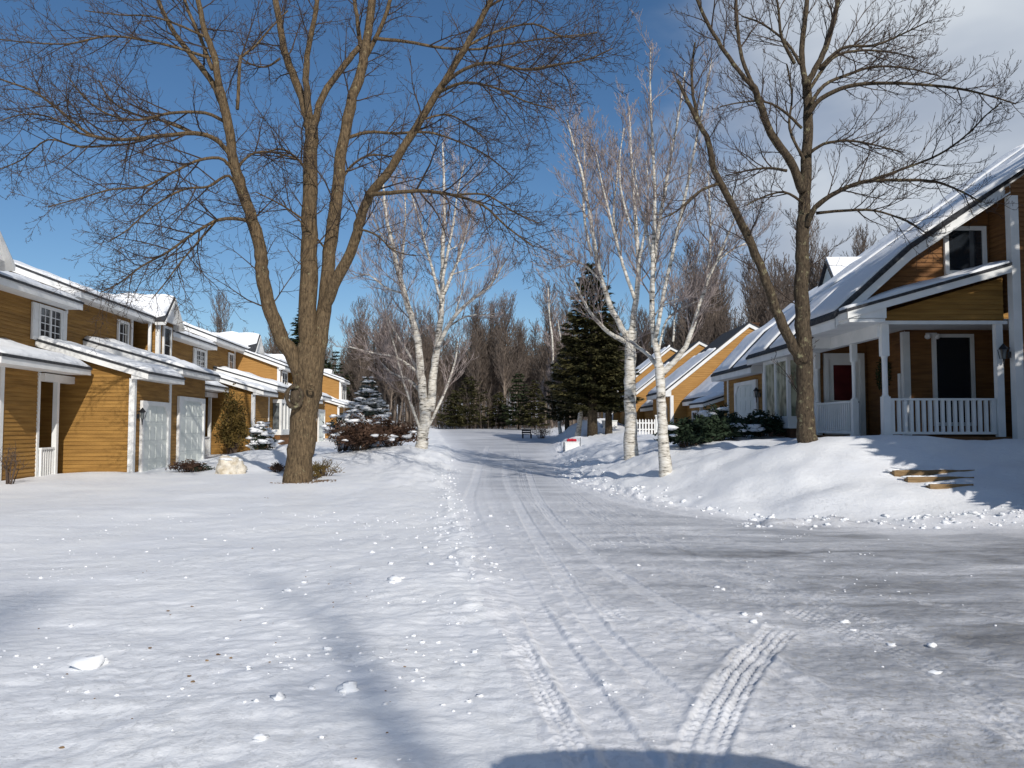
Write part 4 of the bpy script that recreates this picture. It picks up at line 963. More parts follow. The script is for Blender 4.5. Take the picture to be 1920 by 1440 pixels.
class Tree:
    def __init__(s, seed, up=0.25, wig=0.12, rtwig=0.006, counts=(1.0, 1.0, 1.0), spread=0.9, lens=(1.0, 0.42, 0.45)):
        s.rng = random.Random(seed); s.T = MB(); s.K = MB(); s.up = up; s.wig = wig; s.rt = rtwig; s.counts = counts; s.spread = spread; s.lens = lens
    def limb(s, pts, rad, n=10, resample=4, wob=0.02, mb=None):
        P, R = smooth_pts(pts, rad, resample)
        for i in range(1, len(P)):
            r = R[i]; P[i] = P[i] + Vector((s.rng.gauss(0, 1), s.rng.gauss(0, 1), s.rng.gauss(0, .4))) * min(r * 0.10, 0.012)
        R = [r * (1 + s.rng.gauss(0, 0.025)) for r in R]
        (mb or s.T).tube(P, R, n); return P, R
    def branch(s, p, d, Ln, r, level, curve=None):
        rng = s.rng; n = 6 if level == 1 else (4 if level == 2 else 3)
        P = [p.copy()]; d = d.normalized(); st = Ln / n
        for i in range(n):
            d = d + Vector((rng.gauss(0, s.wig), rng.gauss(0, s.wig), rng.gauss(0, s.wig) + s.up * (0.5 if level == 1 else 0.8) / n * 2))
            d.normalize(); P.append(P[-1] + d * st)
        rt = s.rt
        R = [max(rt * 0.75, r * (1 - 0.85 * i / n)) for i in range(n + 1)]
        mb = s.T if (level == 1 and r > 0.03) else s.K
        mb.tube(P, R, 6 if r > 0.03 else (4 if r > 0.012 else 3), cap=False)
        if level < 3: s.children(P, R, Ln, level + 1)
    def children(s, P, R, Ln, level, t0=0.15, num=None, lk=None, away=None):
        rng = s.rng
        if num is None:
            num = int((5 + Ln * 3.2) * s.counts[level - 1])
        ph = rng.uniform(0, 6.28)
        for c in range(num):
            t_ = t0 + (1 - t0) * (c + rng.random()) / num; f = t_ * (len(P) - 1); i = min(int(f), len(P) - 2); q = P[i].lerp(P[i + 1], f - i)
            ax = (P[i + 1] - P[i]).normalized(); ph += 2.4 + rng.gauss(0, 0.3)
            side = ax.cross(Vector((0.2, 0.1, 1)) if abs(ax.z) < 0.95 else Vector((1, 0, 0))).normalized(); side = rot_about(side, ax, ph)
            an = s.spread * rng.uniform(0.65, 1.25)
            d = ax * math.cos(an) + side * math.sin(an)
            k = s.lens[level - 1] if lk is None else lk
            Lc = Ln * k * (1.15 - 0.65 * t_) * rng.uniform(0.6, 1.25)
            r = min(R[i] * 0.6, 0.004 + Lc * 0.011)
            s.branch(q, d, Lc, max(r, s.rt), level)
    def finish(s, name, label, cat, base, bark, twig, group=None, crown='crown'):
        t_ = thing(name, label, cat, tuple(base), 0, group)
        for mb in (s.T, s.K): mb.v = [(x - base[0], y - base[1], z - base[2]) for x, y, z in mb.v]
        s.T.build('trunk', bark, t_, smooth=True); s.K.build(crown, twig, t_)
        return t_

def pxl(pts, Y, rpx, dY=0.0, Y1=None):
    """pixel polyline -> 3-D limb, bending dY metres away from or towards the viewer at its end"""
    n = len(pts); P = []; R = []
    for i, (x, y) in enumerate(pts):
        t_ = i / (n - 1); D = Y + dY * t_
        P.append(at(x, y, D)); R.append((rpx[0] + (rpx[1] - rpx[0]) * t_) / FPX * D)
    return P, R

def draw_tree(spec, Y, seed, base, label, name, bark, twig, thin=1.0, up=0.25, rt=0.006, c1=1.0, spread=0.9, lens=(1, .42, .45), counts=(1, 1, 1), wig=0.12, flare=1.5, l1=2.2, cat='tree', t0d=0.25, roots=True):
    T = Tree(seed, up, wig, rt, counts, spread, lens)
    for k, (pts, r0, r1, dY, sub, *rest) in enumerate(spec):
        Y0 = Y + (rest[0] if rest else 0)
        th_ = 1.0 if k == 0 else thin
        P, R = pxl(pts, Y0, (r0 * th_, r1 * th_), dY)
        if k == 0 and roots:
            g_ = gz(P[0].x, P[0].y); P[0].z = min(P[0].z, g_ + .12); P.insert(0, Vector((P[0].x, P[0].y, min(P[0].z, g_) - 0.35))); R.insert(0, R[0] * flare); R[1] *= 1.25; 
        P, R = T.limb(P, R, 14 if r0 > 12 else (10 if r0 > 5 else 7))
        if sub > 0:
            Ln = sum((P[i + 1] - P[i]).length for i in range(len(P) - 1))
            thick = max(R)
            T.children(P, R, Ln, 1, t0=t0d, num=int(sub * c1), lk=l1 / max(Ln, 0.1))
    return T.finish(name, label, cat, base, bark, twig)

# ---- the big maple on the left
maple = [
 ([(557,916),(561,870),(566,820),(574,750),(580,700),(583,650)], 23, 27, 0, 0),
 ([(570,730),(552,672),(525,630),(505,575),(492,520),(489,480),(474,415),(452,350),(438,300),(428,235),(412,165)], 20, 10.5, -1.2, 16),
 ([(412,165),(400,100),(385,60),(368,-20),(350,-110)], 9, 5, -0.4, 8, -1.2),
 ([(425,215),(395,150),(352,95),(320,50),(290,-15),(262,-80)], 8, 4, 0.8, 9, -1.1),
 ([(398,130),(375,70),(350,10),(330,-60)], 5, 3, 0.8, 6, -1.3),
 ([(580,690),(577,600),(579,500),(580,420),(581,340),(584,262),(582,230)], 23, 15, 0.4, 16),
 ([(582,240),(560,165),(538,110),(527,60),(512,-20),(500,-90)], 11, 6, 1.0, 10, .4),
 ([(583,230),(574,150),(578,90),(592,20),(600,-60)], 9, 5, -0.6, 8, .4),
 ([(586,245),(605,180),(640,130),(668,95),(690,70)], 9, 6, 1.0, 6, .4),
 ([(588,690),(603,620),(612,540),(620,450),(634,350),(643,270),(662,180),(680,120),(690,60),(700,-30),(705,-90)], 19, 8, 1.5, 20),
 ([(680,120),(672,60),(665,0),(655,-70)], 6, 4, .6, 6, 1.2),
 ([(684,110),(715,50),(735,-10),(750,-60)], 6, 4, -.5, 7, 1.2),
 ([(604,600),(612,570),(632,522),(664,458),(676,410),(694,365),(722,330),(770,255),(810,190),(842,140),(880,75),(918,5),(950,-50)], 15, 6, -2.3, 22, .3),
 # long side branches, left
 ([(449,340),(430,290),(405,262),(365,250),(290,256),(220,262),(165,250),(110,205),(60,170),(0,148),(-60,120)], 7, 1.6, -2.0, 26, -.8),
 ([(365,250),(300,225),(255,215),(210,190),(185,150)], 4, 1.5, 1.0, 14, -1.0),
 ([(220,262),(150,250),(95,220),(40,215),(-20,235)], 3.2, 1.2, -1.0, 14, -2.0),
 ([(423,230),(385,212),(320,212),(260,225),(205,215),(160,185),(125,140)], 4.5, 1.4, -1.5, 20, -.9),
 ([(395,110),(340,92),(270,75),(200,68),(130,82),(60,80),(-20,72)], 4.0, 1.3, -1.5, 20, -1.2),
 ([(388,70),(330,45),(280,30),(225,28),(160,20)], 3.2, 1.2, .5, 12, -1.4),
 ([(452,345),(420,300),(375,300),(330,320),(270,350),(210,355),(150,372),(90,388)], 4.5, 1.3, -2.0, 22, -.9),
 ([(455,375),(430,330),(390,350),(345,355),(290,385),(240,430),(200,455)], 4.2, 1.2, -2.8, 20, -.9),
 ([(470,415),(440,410),(405,414),(360,440),(318,470),(265,500),(225,530),(190,548)], 5.0, 1.3, -1.8, 26, -1),
 ([(405,414),(370,455),(340,490),(310,530),(285,560)], 3.0, 1.1, -1.6, 14, -1.3),
 ([(440,320),(470,290),(510,285),(560,300)], 3.5, 2, .3, 8, -.8),
 ([(445,205),(450,115),(455,105),(480,85),(510,50),(540,20)], 4.5, 1.6, .8, 12, -1.0),
 ([(240,270),(150,275),(90,262),(40,300),(-10,320)], 3, 1.2, -.6, 14, -1.8),
 # right
 ([(690,365),(730,362),(790,358),(850,366),(905,385),(950,425),(1000,462)], 6.0, 1.5, -2.5, 26, -.8),
 ([(850,366),(910,365),(960,395),(1010,420)], 3, 1.1, -1.2, 14, -2.2),
 ([(645,260),(690,248),(740,250),(800,248),(850,262),(910,290),(960,330)], 4.5, 1.3, 2.5, 24, 1.0),
 ([(830,160),(870,130),(920,118),(980,130),(1040,122),(1100,112),(1150,90)], 5.0, 1.4, -2, 26, -1.4),
 ([(820,175),(870,155),(930,165),(985,190),(1040,205)], 4.2, 1.2, -2.5, 24, -1.3),
 ([(700,72),(760,78),(830,90),(900,92),(970,80),(1040,70),(1120,62)], 4.5, 1.3, 1.5, 24, 1.0),
 ([(870,90),(930,60),(1000,45),(1060,70),(1120,60)], 3.5, 1.2, 1.0, 16, -1.6),
 ([(905,20),(960,-10),(1030,-20),(1100,-30)], 3.5, 1.2, 1, 14, -1.8),
 ([(790,225),(840,215),(885,240),(920,270)], 3, 1.1, 1, 14, -1.2),
 ([(634,350),(660,310),(700,290),(760,300)], 4, 1.5, 1.5, 14, 1.0),
 ([(580,420),(545,395),(520,380),(480,360)], 3, 1.3, -1.2, 10, .2),
 ([(581,330),(560,300),(530,280),(500,285)], 4, 1.6, -1.2, 12, .2),
 ([(675,430),(705,440),(740,470),(780,480)], 3, 1.1, -1.2, 10, -.6),
 ([(525,110),(500,125),(470,120),(440,100)], 3, 1.2, .6, 14, .6),
]
b0 = at(557, 916, 20.8); b0.z = gz(b0.x, b0.y)
draw_tree(maple, 20.8, 5, b0, 'huge bare maple on the left with several thick forking leaders and mottled brown bark', 'maple_tree', M['bark'], M['twig_dark'], thin=0.78, up=0.10, rt=0.0052, l1=2.1, lens=(1, .40, .42), counts=(1, .92, .72), spread=.85)

bt = bpy.data.objects.get('maple_tree')
mb = MB(); c_ = at(553, 744, 20.35); c_ = c_ - b0
for k in range(3):
    a = 0
ring = []
for i in range(19):
    a = 2 * math.pi * i / 18; ring.append(Vector((c_.x + math.cos(a) * .17, c_.y - .05 + .10 * math.cos(a), c_.z + math.sin(a) * .27)))
mb.tube(ring, [.055 + .015 * math.sin(i * 1.7) for i in range(19)], 7); mb.ball((c_.x, c_.y + .06, c_.z), .16, .10, .26, 3, .1)
mb.build('burl', M['barkb'], bt, smooth=True)
mb = MB(); c_ = at(583, 727, 20.28) - b0; ring = [Vector((c_.x + math.cos(a * .5236) * .085, c_.y, c_.z + math.sin(a * .5236) * .085)) for a in range(13)]
mb.tube(ring, [.03] * 13, 6); mb.build('branch_scar', M['bark'], bt, smooth=True)

# ---- the leaning maple on the right
maple2 = [
 ([(1518,850),(1512,800),(1509,740),(1508,660),(1505,590),(1503,500),(1505,430),(1508,370),(1512,300),(1516,220),(1512,150)], 17.5, 8, 0.2, 12),
 ([(1512,160),(1503,110),(1508,50),(1514,-10),(1518,-80)], 6.5, 4, .3, 10),
 ([(1513,160),(1528,130),(1548,90),(1563,40),(1575,-20),(1582,-70)], 7, 4, -.4, 9),
 ([(1506,360),(1480,300),(1445,250),(1425,195),(1412,160)], 9.5, 6.5, -.8, 9),
 ([(1412,160),(1392,110),(1384,60),(1380,0),(1376,-60)], 4.5, 3, .5, 8, -.8),
 ([(1412,165),(1375,120),(1345,75),(1320,30),(1300,-20),(1280,-70)], 5, 3, -.8, 9, -.8),
 ([(1504,680),(1482,640),(1455,580),(1438,530),(1410,460),(1385,410),(1360,360),(1340,320),(1328,265),(1312,235),(1290,190),(1270,150)], 11.5, 3.5, -1.2, 18),
 ([(1312,235),(1300,180),(1297,130),(1303,80)], 4, 2, .5, 9, -1),
 ([(1345,345),(1310,360),(1270,395),(1240,410)], 3.5, 1.2, -.8, 9, -.8),
 ([(1512,425),(1525,395),(1545,375),(1580,355),(1625,340),(1690,338),(1750,340),(1800,358),(1840,380)], 6.5, 1.4, -1.4, 30),
 ([(1625,340),(1690,318),(1760,290),(1810,255),(1850,215),(1880,190)], 3, 1.1, -.8, 16, -.6),
 ([(1530,400),(1580,395),(1640,395),(1700,415),(1740,440)], 3.6, 1.1, -.8, 16),
 ([(1515,215),(1540,185),(1590,162),(1650,156),(1720,158),(1790,165),(1850,178),(1905,195)], 5.5, 1.4, -1.2, 26),
 ([(1520,195),(1545,160),(1590,140),(1640,125),(1700,128),(1760,142)], 4.5, 1.2, .8, 22),
 ([(1516,170),(1560,110),(1610,95),(1670,98),(1720,110)], 4, 1.1, 1.0, 20),
 ([(1535,130),(1580,90),(1640,85),(1700,60),(1740,40)], 4, 1.1, -1.0, 18),
 ([(1514,290),(1545,270),(1590,264),(1640,272),(1690,285)], 4.0, 1.1, -.8, 20),
 ([(1508,300),(1480,240),(1485,180),(1475,120)], 3.5, 1.4, .8, 10),
 ([(1505,380),(1470,360),(1430,370),(1400,385)], 3.2, 1.1, -1, 12),
 ([(1503,240),(1465,205),(1430,190),(1390,192),(1350,200)], 3.2, 1.1, -1, 12),
 ([(1475,320),(1440,315),(1400,320),(1360,330)], 3.4, 1.1, .8, 14, -.5),
 ([(1490,120),(1465,70),(1460,20),(1450,-30)], 4, 2, -.6, 9),
 ([(1500,120),(1475,80),(1430,45),(1390,30)], 3.5, 1.5, .6, 10),
]
b1 = at(1518, 850, 18.0); b1.z = gz(b1.x, b1.y)
draw_tree(maple2, 18.0, 9, b1, 'slender bare maple on the right bank with a long limb leaning left', 'maple_tree', M['barkb'], M['twig_dark'], thin=0.9, up=0.38, rt=0.005, l1=1.4, lens=(1, .42, .42), counts=(1, .95, .7), spread=.72, flare=1.35)

# ---- birches
birch_l = [
 ([(789,857),(792,820),(797,785),(800,750)], 11.5, 10.5, 0, 0),
 ([(795,770),(792,730),(787,690),(783,640),(770,590),(758,550),(746,505),(738,465),(727,420),(720,370),(718,330)], 9, 1.8, -1, 22),
 ([(806,770),(810,735),(813,700),(820,650),(826,600),(829,550),(830,480),(833,400),(832,330),(830,268)], 9, 1.5, .6, 24),
 ([(820,650),(838,615),(860,585),(885,562),(915,540),(935,510),(950,485)], 4.5, 1.3, -1.5, 14),
 ([(829,560),(845,520),(862,480),(872,440),(882,400)], 3.5, 1.2, 1.2, 14),
 ([(829,530),(840,470),(850,420),(858,360),(870,310)], 3.2, 1.1, .6, 12),
 ([(828,570),(812,510),(798,460),(785,410),(770,360)], 3.2, 1.1, -.9, 14),
 ([(770,590),(752,520),(757,460),(760,400),(758,350)], 3.2, 1.1, .8, 12),
 ([(785,700),(760,680),(735,668),(700,662),(655,650)], 3.2, .9, -1, 12),
 ([(795,740),(765,712),(735,700),(715,680)], 3.6, 1.0, 1.5, 10),
 ([(795,720),(770,670),(745,630),(725,590),(718,560)], 3, .9, 1.2, 14),
 ([(798,830),(775,770),(758,720),(742,660),(725,600)], 3.2, 1.1, -.7, 14),
 ([(803,800),(825,755),(842,715),(855,670),(858,640)], 3.2, 1.1, .7, 10),
 ([(838,615),(870,595),(900,590),(925,592)], 2, .8, .8, 8),
 ([(758,550),(725,540),(690,515),(665,520)], 2, .8, .8, 10),
 ([(738,465),(715,440),(698,400)], 2, .8, -.8, 8),
]
bb = at(789, 857, 30.5); bb.z = gz(bb.x, bb.y)
KW = dict(up=0.45, rt=0.0062, spread=.62, l1=2.0, lens=(1, .45, .45), counts=(1, 1.1, 1.0), flare=1.3)
draw_tree(birch_l, 30.5, 21, bb, 'white birch left of the road with two tall forking stems', 'birch_tree', M['birch'], M['twig_birch'], **KW)
birch_c = [
 ([(1184,838),(1182,790),(1181,740),(1181,690),(1183,650),(1184,620)], 11.5, 10, 0, 0),
 ([(1184,630),(1190,580),(1196,530),(1197,480),(1192,420),(1188,350),(1183,280),(1180,200)], 6.5, 1.5, .8, 22),
 ([(1180,640),(1160,605),(1143,570),(1130,530),(1120,490),(1112,440),(1104,390),(1092,330),(1078,280),(1063,225)], 6, 1.3, -1.2, 22),
 ([(1172,640),(1140,622),(1110,590),(1092,560),(1075,525)], 5, 1.2, -1.5, 12),
 ([(1110,480),(1097,420),(1094,360),(1096,300),(1094,250)], 3, 1, 1, 12),
 ([(1190,560),(1172,510),(1158,460),(1150,400),(1156,340),(1160,300)], 3.6, 1.1, 1.2, 16),
 ([(1160,470),(1145,410),(1130,350),(1118,290)], 2.5, .9, -.8, 12),
 ([(1196,500),(1210,430),(1215,360),(1212,300)], 3, 1, .8, 12),
 ([(1130,530),(1100,500),(1075,490),(1050,500)], 2.2, .8, -.8, 10),
 ([(1183,430),(1165,360),(1162,300),(1170,240)], 2.4, .9, -.6, 10),
]
bb = at(1184, 838, 25.5); bb.z = gz(bb.x, bb.y)
draw_tree(birch_c, 25.5, 22, bb, 'thick white birch on the right bank, the left one of the pair', 'birch_tree', M['birch'], M['twig_birch'], **KW)
birch_r = [
 ([(1247,857),(1243,810),(1240,760),(1238,715),(1235,680)], 9.5, 8.5, 0, 0),
 ([(1236,690),(1228,640),(1223,590),(1223,540),(1228,480),(1236,420),(1248,350),(1260,280),(1272,220),(1284,135)], 6.2, 1.4, .8, 24),
 ([(1223,560),(1224,480),(1228,400),(1226,320),(1222,240),(1219,160),(1220,90)], 4.5, 1.1, -.6, 20),
 ([(1226,500),(1212,430),(1196,370),(1190,300)], 3.2, 1, .8, 12),
 ([(1230,630),(1245,550),(1262,470),(1280,390),(1296,310),(1312,230),(1325,160),(1335,110)], 4.2, 1.1, -.9, 20),
 ([(1238,705),(1262,680),(1285,650),(1300,610),(1312,570),(1330,520),(1348,480),(1365,440),(1382,400)], 6, 1.3, -.8, 18),
 ([(1318,555),(1328,500),(1332,440),(1330,370),(1328,320)], 3.4, 1.1, .8, 14),
 ([(1345,490),(1370,470),(1400,455),(1420,440)], 2.4, .8, .8, 10),
 ([(1236,690),(1215,665),(1195,650),(1183,640)], 4.5, 3, 1.8, 4),
 ([(1235,660),(1250,600),(1285,575),(1320,560)], 2.4, .8, 1.2, 10),
 ([(1262,640),(1265,580),(1262,530)], 2.2, .8, 1, 8),
 ([(1223,600),(1240,575),(1270,560)], 2.0, .8, -1, 8),
]
bb = at(1247, 857, 19.6); bb.z = gz(bb.x, bb.y)
KW2 = dict(KW); KW2['l1'] = 1.5; KW2['rt'] = 0.0045
draw_tree(birch_r, 19.6, 23, bb, 'slim white birch beside the dark junipers, the right one of the pair', 'birch_tree', M['birch'], M['twig_birch'], **KW2)
small_b = [
 ([(1083,822),(1086,795),(1088,770),(1087,750)], 5, 4, 0, 0),
 ([(1087,760),(1082,730),(1086,700),(1090,660)], 3, 1, .5, 8),
 ([(1086,765),(1070,745),(1058,725),(1050,700)], 2.4, .8, -.5, 8),
 ([(1089,762),(1100,745),(1108,725),(1115,690)], 2.6, .8, .5, 8),
]
bb = at(1083, 822, 52); bb.z = gz(bb.x, bb.y)
draw_tree(small_b, 52, 24, bb, 'small forked pale birch standing in snow right behind the white box with red cloth', 'birch_tree', M['birch'], M['twig_birch'], **dict(KW, rt=0.012, l1=2.0, flare=1.1))
lean_b = [([(1051,815),(1047,780),(1042,745),(1037,700),(1036,640),(1030,590),(1028,540)], 3.2, 1.2, 0, 14), ([(1045,760),(1060,690),(1052,640),(1046,600)], 1.8, .8, 1, 8)]
bb = at(1051, 815, 58); bb.z = gz(bb.x, bb.y)
draw_tree(lean_b, 58, 25, bb, 'thin leaning white birch in front of the big dark pine', 'birch_tree', M['birch'], M['twig_birch'], **dict(KW, rt=0.012, l1=2.5, flare=1.1))

# ---- evergreens
def conifer(name, label, x, y, h, r, seed, mat, bark=None, snow=0, z0=None, low=0.08, tiers=None, per=11, clump=14, leaf=0.16, droop=0.25, cone=1.0, group=None, trunk_r=None, jag=0.25, lw=0.3):
    rng = random.Random(seed); z0 = gz(x, y) if z0 is None else z0
    t_ = thing(name, label, 'tree', (x, y, z0), 0, group)
    T = MB(); K = MB(); Sn = MB(); tr = trunk_r or h * 0.014
    T.tube([Vector((0, 0, -0.4)), Vector((0, 0, h * 0.4)), Vector((rng.gauss(0, .03) * h * .1, 0, h * 0.98))], [tr * 1.2, tr * .75, tr * .08], 9)
    tiers = tiers or int(h / 0.42)
    for k in range(tiers):
        f = low + (1 - low) * (k + rng.uniform(-.3, .3)) / tiers; z = h * min(max(f, low), 0.985)
        rr = r * (1 - (z / h)) ** cone * (1 - 0.35 * max(0, (low + 0.10 - f)) / 0.1) + 0.06
        nb = max(5, int(per * (0.55 + 0.45 * rr / r)))
        for b_ in range(nb):
            a = 2 * math.pi * (b_ + rng.random()) / nb; Ln = rr * rng.uniform(1 - jag, 1 + jag * 0.55)
            d = Vector((math.cos(a), math.sin(a), 0)); dz = -droop * rng.uniform(.4, 1.3)
            pr = []; 
            for i in range(5):
                u = i / 4; pr.append(Vector((d.x * Ln * u, d.y * Ln * u, z + Ln * (dz * u + 0.22 * u * u))))
            K.tube([pr[0], pr[2], pr[4]], [0.012 + 0.006 * Ln, 0.01, 0.004], 3, cap=False)
            n_ = max(5, int(clump * Ln / r * 1.4) + 3); sd_ = Vector((-d.y, d.x, 0))
            for c in range(n_):
                u = 0.12 + 0.88 * math.sqrt((c + rng.random()) / n_); i = min(int(u * 4), 3); q = pr[i].lerp(pr[i + 1], u * 4 - i)
                wdt = Ln * lw * (1.05 - u) + leaf * 0.5
                q = q + sd_ * rng.uniform(-wdt, wdt) + Vector((0, 0, rng.gauss(0, 0.035)))
                ld = (d * rng.uniform(.5, 1.2) + sd_ * rng.uniform(-.9, .9) + Vector((0, 0, rng.uniform(-.5, .25)))).normalized() * leaf * rng.uniform(.7, 1.5)
                wv = ld.cross(Vector((rng.gauss(0, .5), rng.gauss(0, .5), 1))).normalized() * leaf * rng.uniform(.18, .34)
                K.add([q - ld * .3, q + wv, q + ld, q - wv], [(0, 1, 2, 3)])
            if snow and rng.random() < snow and Ln > 0.15:
                for u in ((0.62, 0.86) if Ln > .5 else (0.75,)):
                    i = min(int(u * 4), 3); q = pr[i].lerp(pr[i + 1], u * 4 - i); sz = min(0.24, 0.10 + Ln * 0.13) * rng.uniform(.55, 1.15)
                    Sn.ball((q.x, q.y, q.z + 0.05), sz * (1 + .3 * abs(d.y)), sz, sz * .36, rng.randint(0, 99), .3, 6, 4)
    T.build('trunk', bark or M['barkb'], t_, smooth=True); K.build('crown', mat, t_)
    if Sn.v: Sn.build('snow', M['rsnow'], t_, smooth=True)
    return t_
p = at(690, 842, 33)
conifer('spruce_tree', 'small blue spruce loaded with snow behind the brown shrubs left of the road', p.x, p.y, 3.45, 1.6, 3, M['bluespruce'], snow=.6, z0=gz(p.x, p.y) - .1, low=.05, tiers=26, per=13, clump=26, leaf=.12, cone=.85, droop=.18)
p = at(1118, 800, 50)
conifer('pine_tree', 'big dark pine in the middle, beyond the birch pair', p.x - .25, 50, 11.2, 2.9, 7, M['pine'], low=.17, tiers=40, per=15, clump=44, leaf=.26, cone=.62, droop=.22, trunk_r=.30, jag=.42)
conifer('pine_tree', 'dark pine close behind the big pine, right side', 6.3, 52, 8.0, 2.3, 8, M['pine'], low=.19, tiers=28, per=13, clump=36, leaf=.25, cone=.6, jag=.42, trunk_r=.22)
conifer('pine_tree', 'shorter dark pine close behind the big pine, left side', 4.0, 58, 7.0, 1.9, 18, M['pine'], low=.12, tiers=26, per=13, clump=34, leaf=.25, cone=.65, jag=.45, trunk_r=.16)
p = at(552, 800, 78)
conifer('spruce_tree', 'tall dark spruce rising behind the left houses beside the big maple', p.x, 82, 14.5, 3.9, 9, M['spruce'], low=.08, tiers=44, per=15, clump=40, leaf=.36, cone=.8, jag=.3)
for (x_, h_, r_, Y_, s_, lb) in ((628, 9.5, 2.6, 92, 31, 'dark spruce above the end townhouse of the left row'), (655, 7.0, 2.2, 96, 32, 'shorter dark spruce right of the end townhouse of the left row'),
                                  (880, 6.0, 2.9, 90, 33, 'olive evergreen at the end of the road, left of centre'), (852, 4.4, 2.2, 88, 34, 'low olive evergreen left of the road end'),
                                  (972, 6.2, 1.8, 84, 35, 'dark evergreen standing at the right of the road end'), (1003, 5.2, 1.9, 82, 37, 'short dark evergreen between road end and big pine'),
                                  (935, 4.2, 1.7, 90, 38, 'small dark evergreen at the very end of the road')):
    p = at(x_, 800, Y_); conifer('spruce_tree', lb, p.x, Y_, h_, r_, s_, M['spruce'] if s_ in (31, 35) else M['pine'], low=.08, tiers=18, per=9, clump=22, leaf=.32, cone=(.55, .9, .7)[s_ % 3], jag=.6, droop=.1)
p = at(1545, 600, 60)
conifer('spruce_tree', 'reddish evergreen peeking above the roof behind the snowy dormer', 25.0, 62, 12.0, 2.4, 36, M['redshrub'], z0=2.0, low=.2, tiers=26, per=11, clump=24, leaf=.34, cone=.7)

# ---- shrubs
def shrub(name, label, x, y, rx_, ry_, h, seed, mat, n=900, leaf=.10, stems=18, snow=0, z0=None, twiggy=False, cat='shrub', flat=.5, hole=.0, group=None):
    rng = random.Random(seed); z0 = gz(x, y) - .05 if z0 is None else z0
    t_ = thing(name, label, cat, (x, y, z0), 0, group); T = MB(); K = MB(); Sn = MB()
    tips = []
    for k in range(stems):
        a = rng.uniform(0, 2 * math.pi); rr = math.sqrt(rng.random()); e_ = Vector((math.cos(a) * rx_ * rr, math.sin(a) * ry_ * rr, h * rng.uniform(.55, 1.08) * math.sqrt(max(.12, 1 - rr * rr * .8))))
        m_ = e_ * .5 + Vector((rng.gauss(0, .05), rng.gauss(0, .05), h * .12)); T.tube([Vector((e_.x * .12, e_.y * .12, -.15)), m_, e_], [.016, .010, .004], 4, cap=False)
        tips.append((m_, e_))
        if twiggy:
            for q in range(9):
                s0 = m_.lerp(e_, rng.random()); d = Vector((rng.gauss(0, .5), rng.gauss(0, .5), rng.uniform(.1, 1))) * h * .28; K.tube([s0, s0 + d * .5 + Vector((rng.gauss(0, .02),) * 3), s0 + d], [.006, .005, .003], 3, cap=False)
    for k in range(n):
        m_, e_ = tips[rng.randrange(len(tips))]; q = m_.lerp(e_, rng.uniform(-.35, 1.05)) + Vector((rng.gauss(0, rx_ * .12), rng.gauss(0, ry_ * .12), rng.gauss(0, h * .07)))
        if q.z < 0: q.z = rng.uniform(0, h * .3)
        d = Vector((rng.gauss(0, 1), rng.gauss(0, 1), rng.gauss(0, flat) + .2)).normalized() * leaf * rng.uniform(.6, 1.5)
        wv = d.cross(Vector((rng.gauss(0, 1), rng.gauss(0, 1), rng.gauss(0, 1)))).normalized() * leaf * .26
        K.add([q - d * .4, q + wv, q + d, q - wv], [(0, 1, 2, 3)])
    for k in range(int(snow)):
        m_, e_ = tips[rng.randrange(len(tips))]; sz = leaf * rng.uniform(.7, 1.8); Sn.ball((e_.x + rng.gauss(0, .1) * rx_, e_.y + rng.gauss(0, .1) * ry_, e_.z * rng.uniform(.8, 1.0) + .02), sz * 1.3, sz, sz * .42, k, .35, 6, 4)
    T.build('stems', M['twig'], t_); K.build('leaves' if n > 40 else 'twigs', mat, t_)
    if Sn.v: Sn.build('snow', M['rsnow'], t_, smooth=True)
    return t_
def shrub_px(px, Y, *a, **k): 
    p = at(px, 840, Y); return shrub(a[0], a[1], p.x, Y, *a[2:], **k)
shrub_px(675, 29.5, 'dark_shrub', 'dark brown spreading shrub under the snowy blue spruce', 1.25, .9, 1.25, 1, M['redshrub'], n=2600, leaf=.12, stems=40, snow=14, twiggy=True)
shrub_px(732, 30.6, 'dark_shrub', 'reddish brown shrub touching the left birch trunk', 1.2, .9, 1.15, 2, M['redshrub'], n=2400, leaf=.12, stems=40, snow=16, twiggy=True)
shrub_px(640, 30.8, 'snowy_shrub', 'snow-dusted juniper left of the blue spruce', .8, .7, 1.55, 3, M['bluespruce'], n=1400, leaf=.10, stems=26, snow=60)
shrub_px(607, 23.6, 'bare_bush', 'small tawny bush just right of the big maple trunk', .55, .5, .55, 4, M['goldshrub'], n=240, leaf=.06, stems=40, twiggy=True)
shrub_px(435, 36.0, 'tall_shrub', 'tall golden brown evergreen shrub against the second entry wall of the left row', .75, .6, 3.0, 5, M['goldshrub'], n=5200, leaf=.11, stems=60, flat=1.2)
shrub_px(492, 35.5, 'snowy_shrub', 'snow-frosted bush beside the tall brown shrub', .65, .6, 1.6, 6, M['juniper'], n=1500, leaf=.09, stems=40, snow=110)
shrub_px(350, 25.6, 'low_shrub', 'low dark shrub in front of the second garage door', .62, .4, .42, 7, M['redshrub'], n=900, leaf=.07, stems=24, twiggy=True)
shrub_px(378, 25.8, 'low_shrub', 'small dark shrub touching the pale boulder', .35, .3, .34, 8, M['juniper'], n=420, leaf=.07, stems=14)
shrub_px(520, 25.5, 'low_shrub', 'brown stubby shrub in the snow just left of the big maple trunk', .35, .3, .35, 9, M['redshrub'], n=300, leaf=.07, stems=20, twiggy=True)
shrub_px(18, 19.6, 'bare_bush', 'bare thin-stemmed bush in front of the nearest left wall', .45, .3, 1.05, 10, M['twig'], n=30, leaf=.05, stems=9, twiggy=True)
shrub_px(585, 21.9, 'bare_bush', 'tuft of twigs by the foot of the big maple', .4, .3, .25, 17, M['goldshrub'], n=120, leaf=.05, stems=24, twiggy=True)
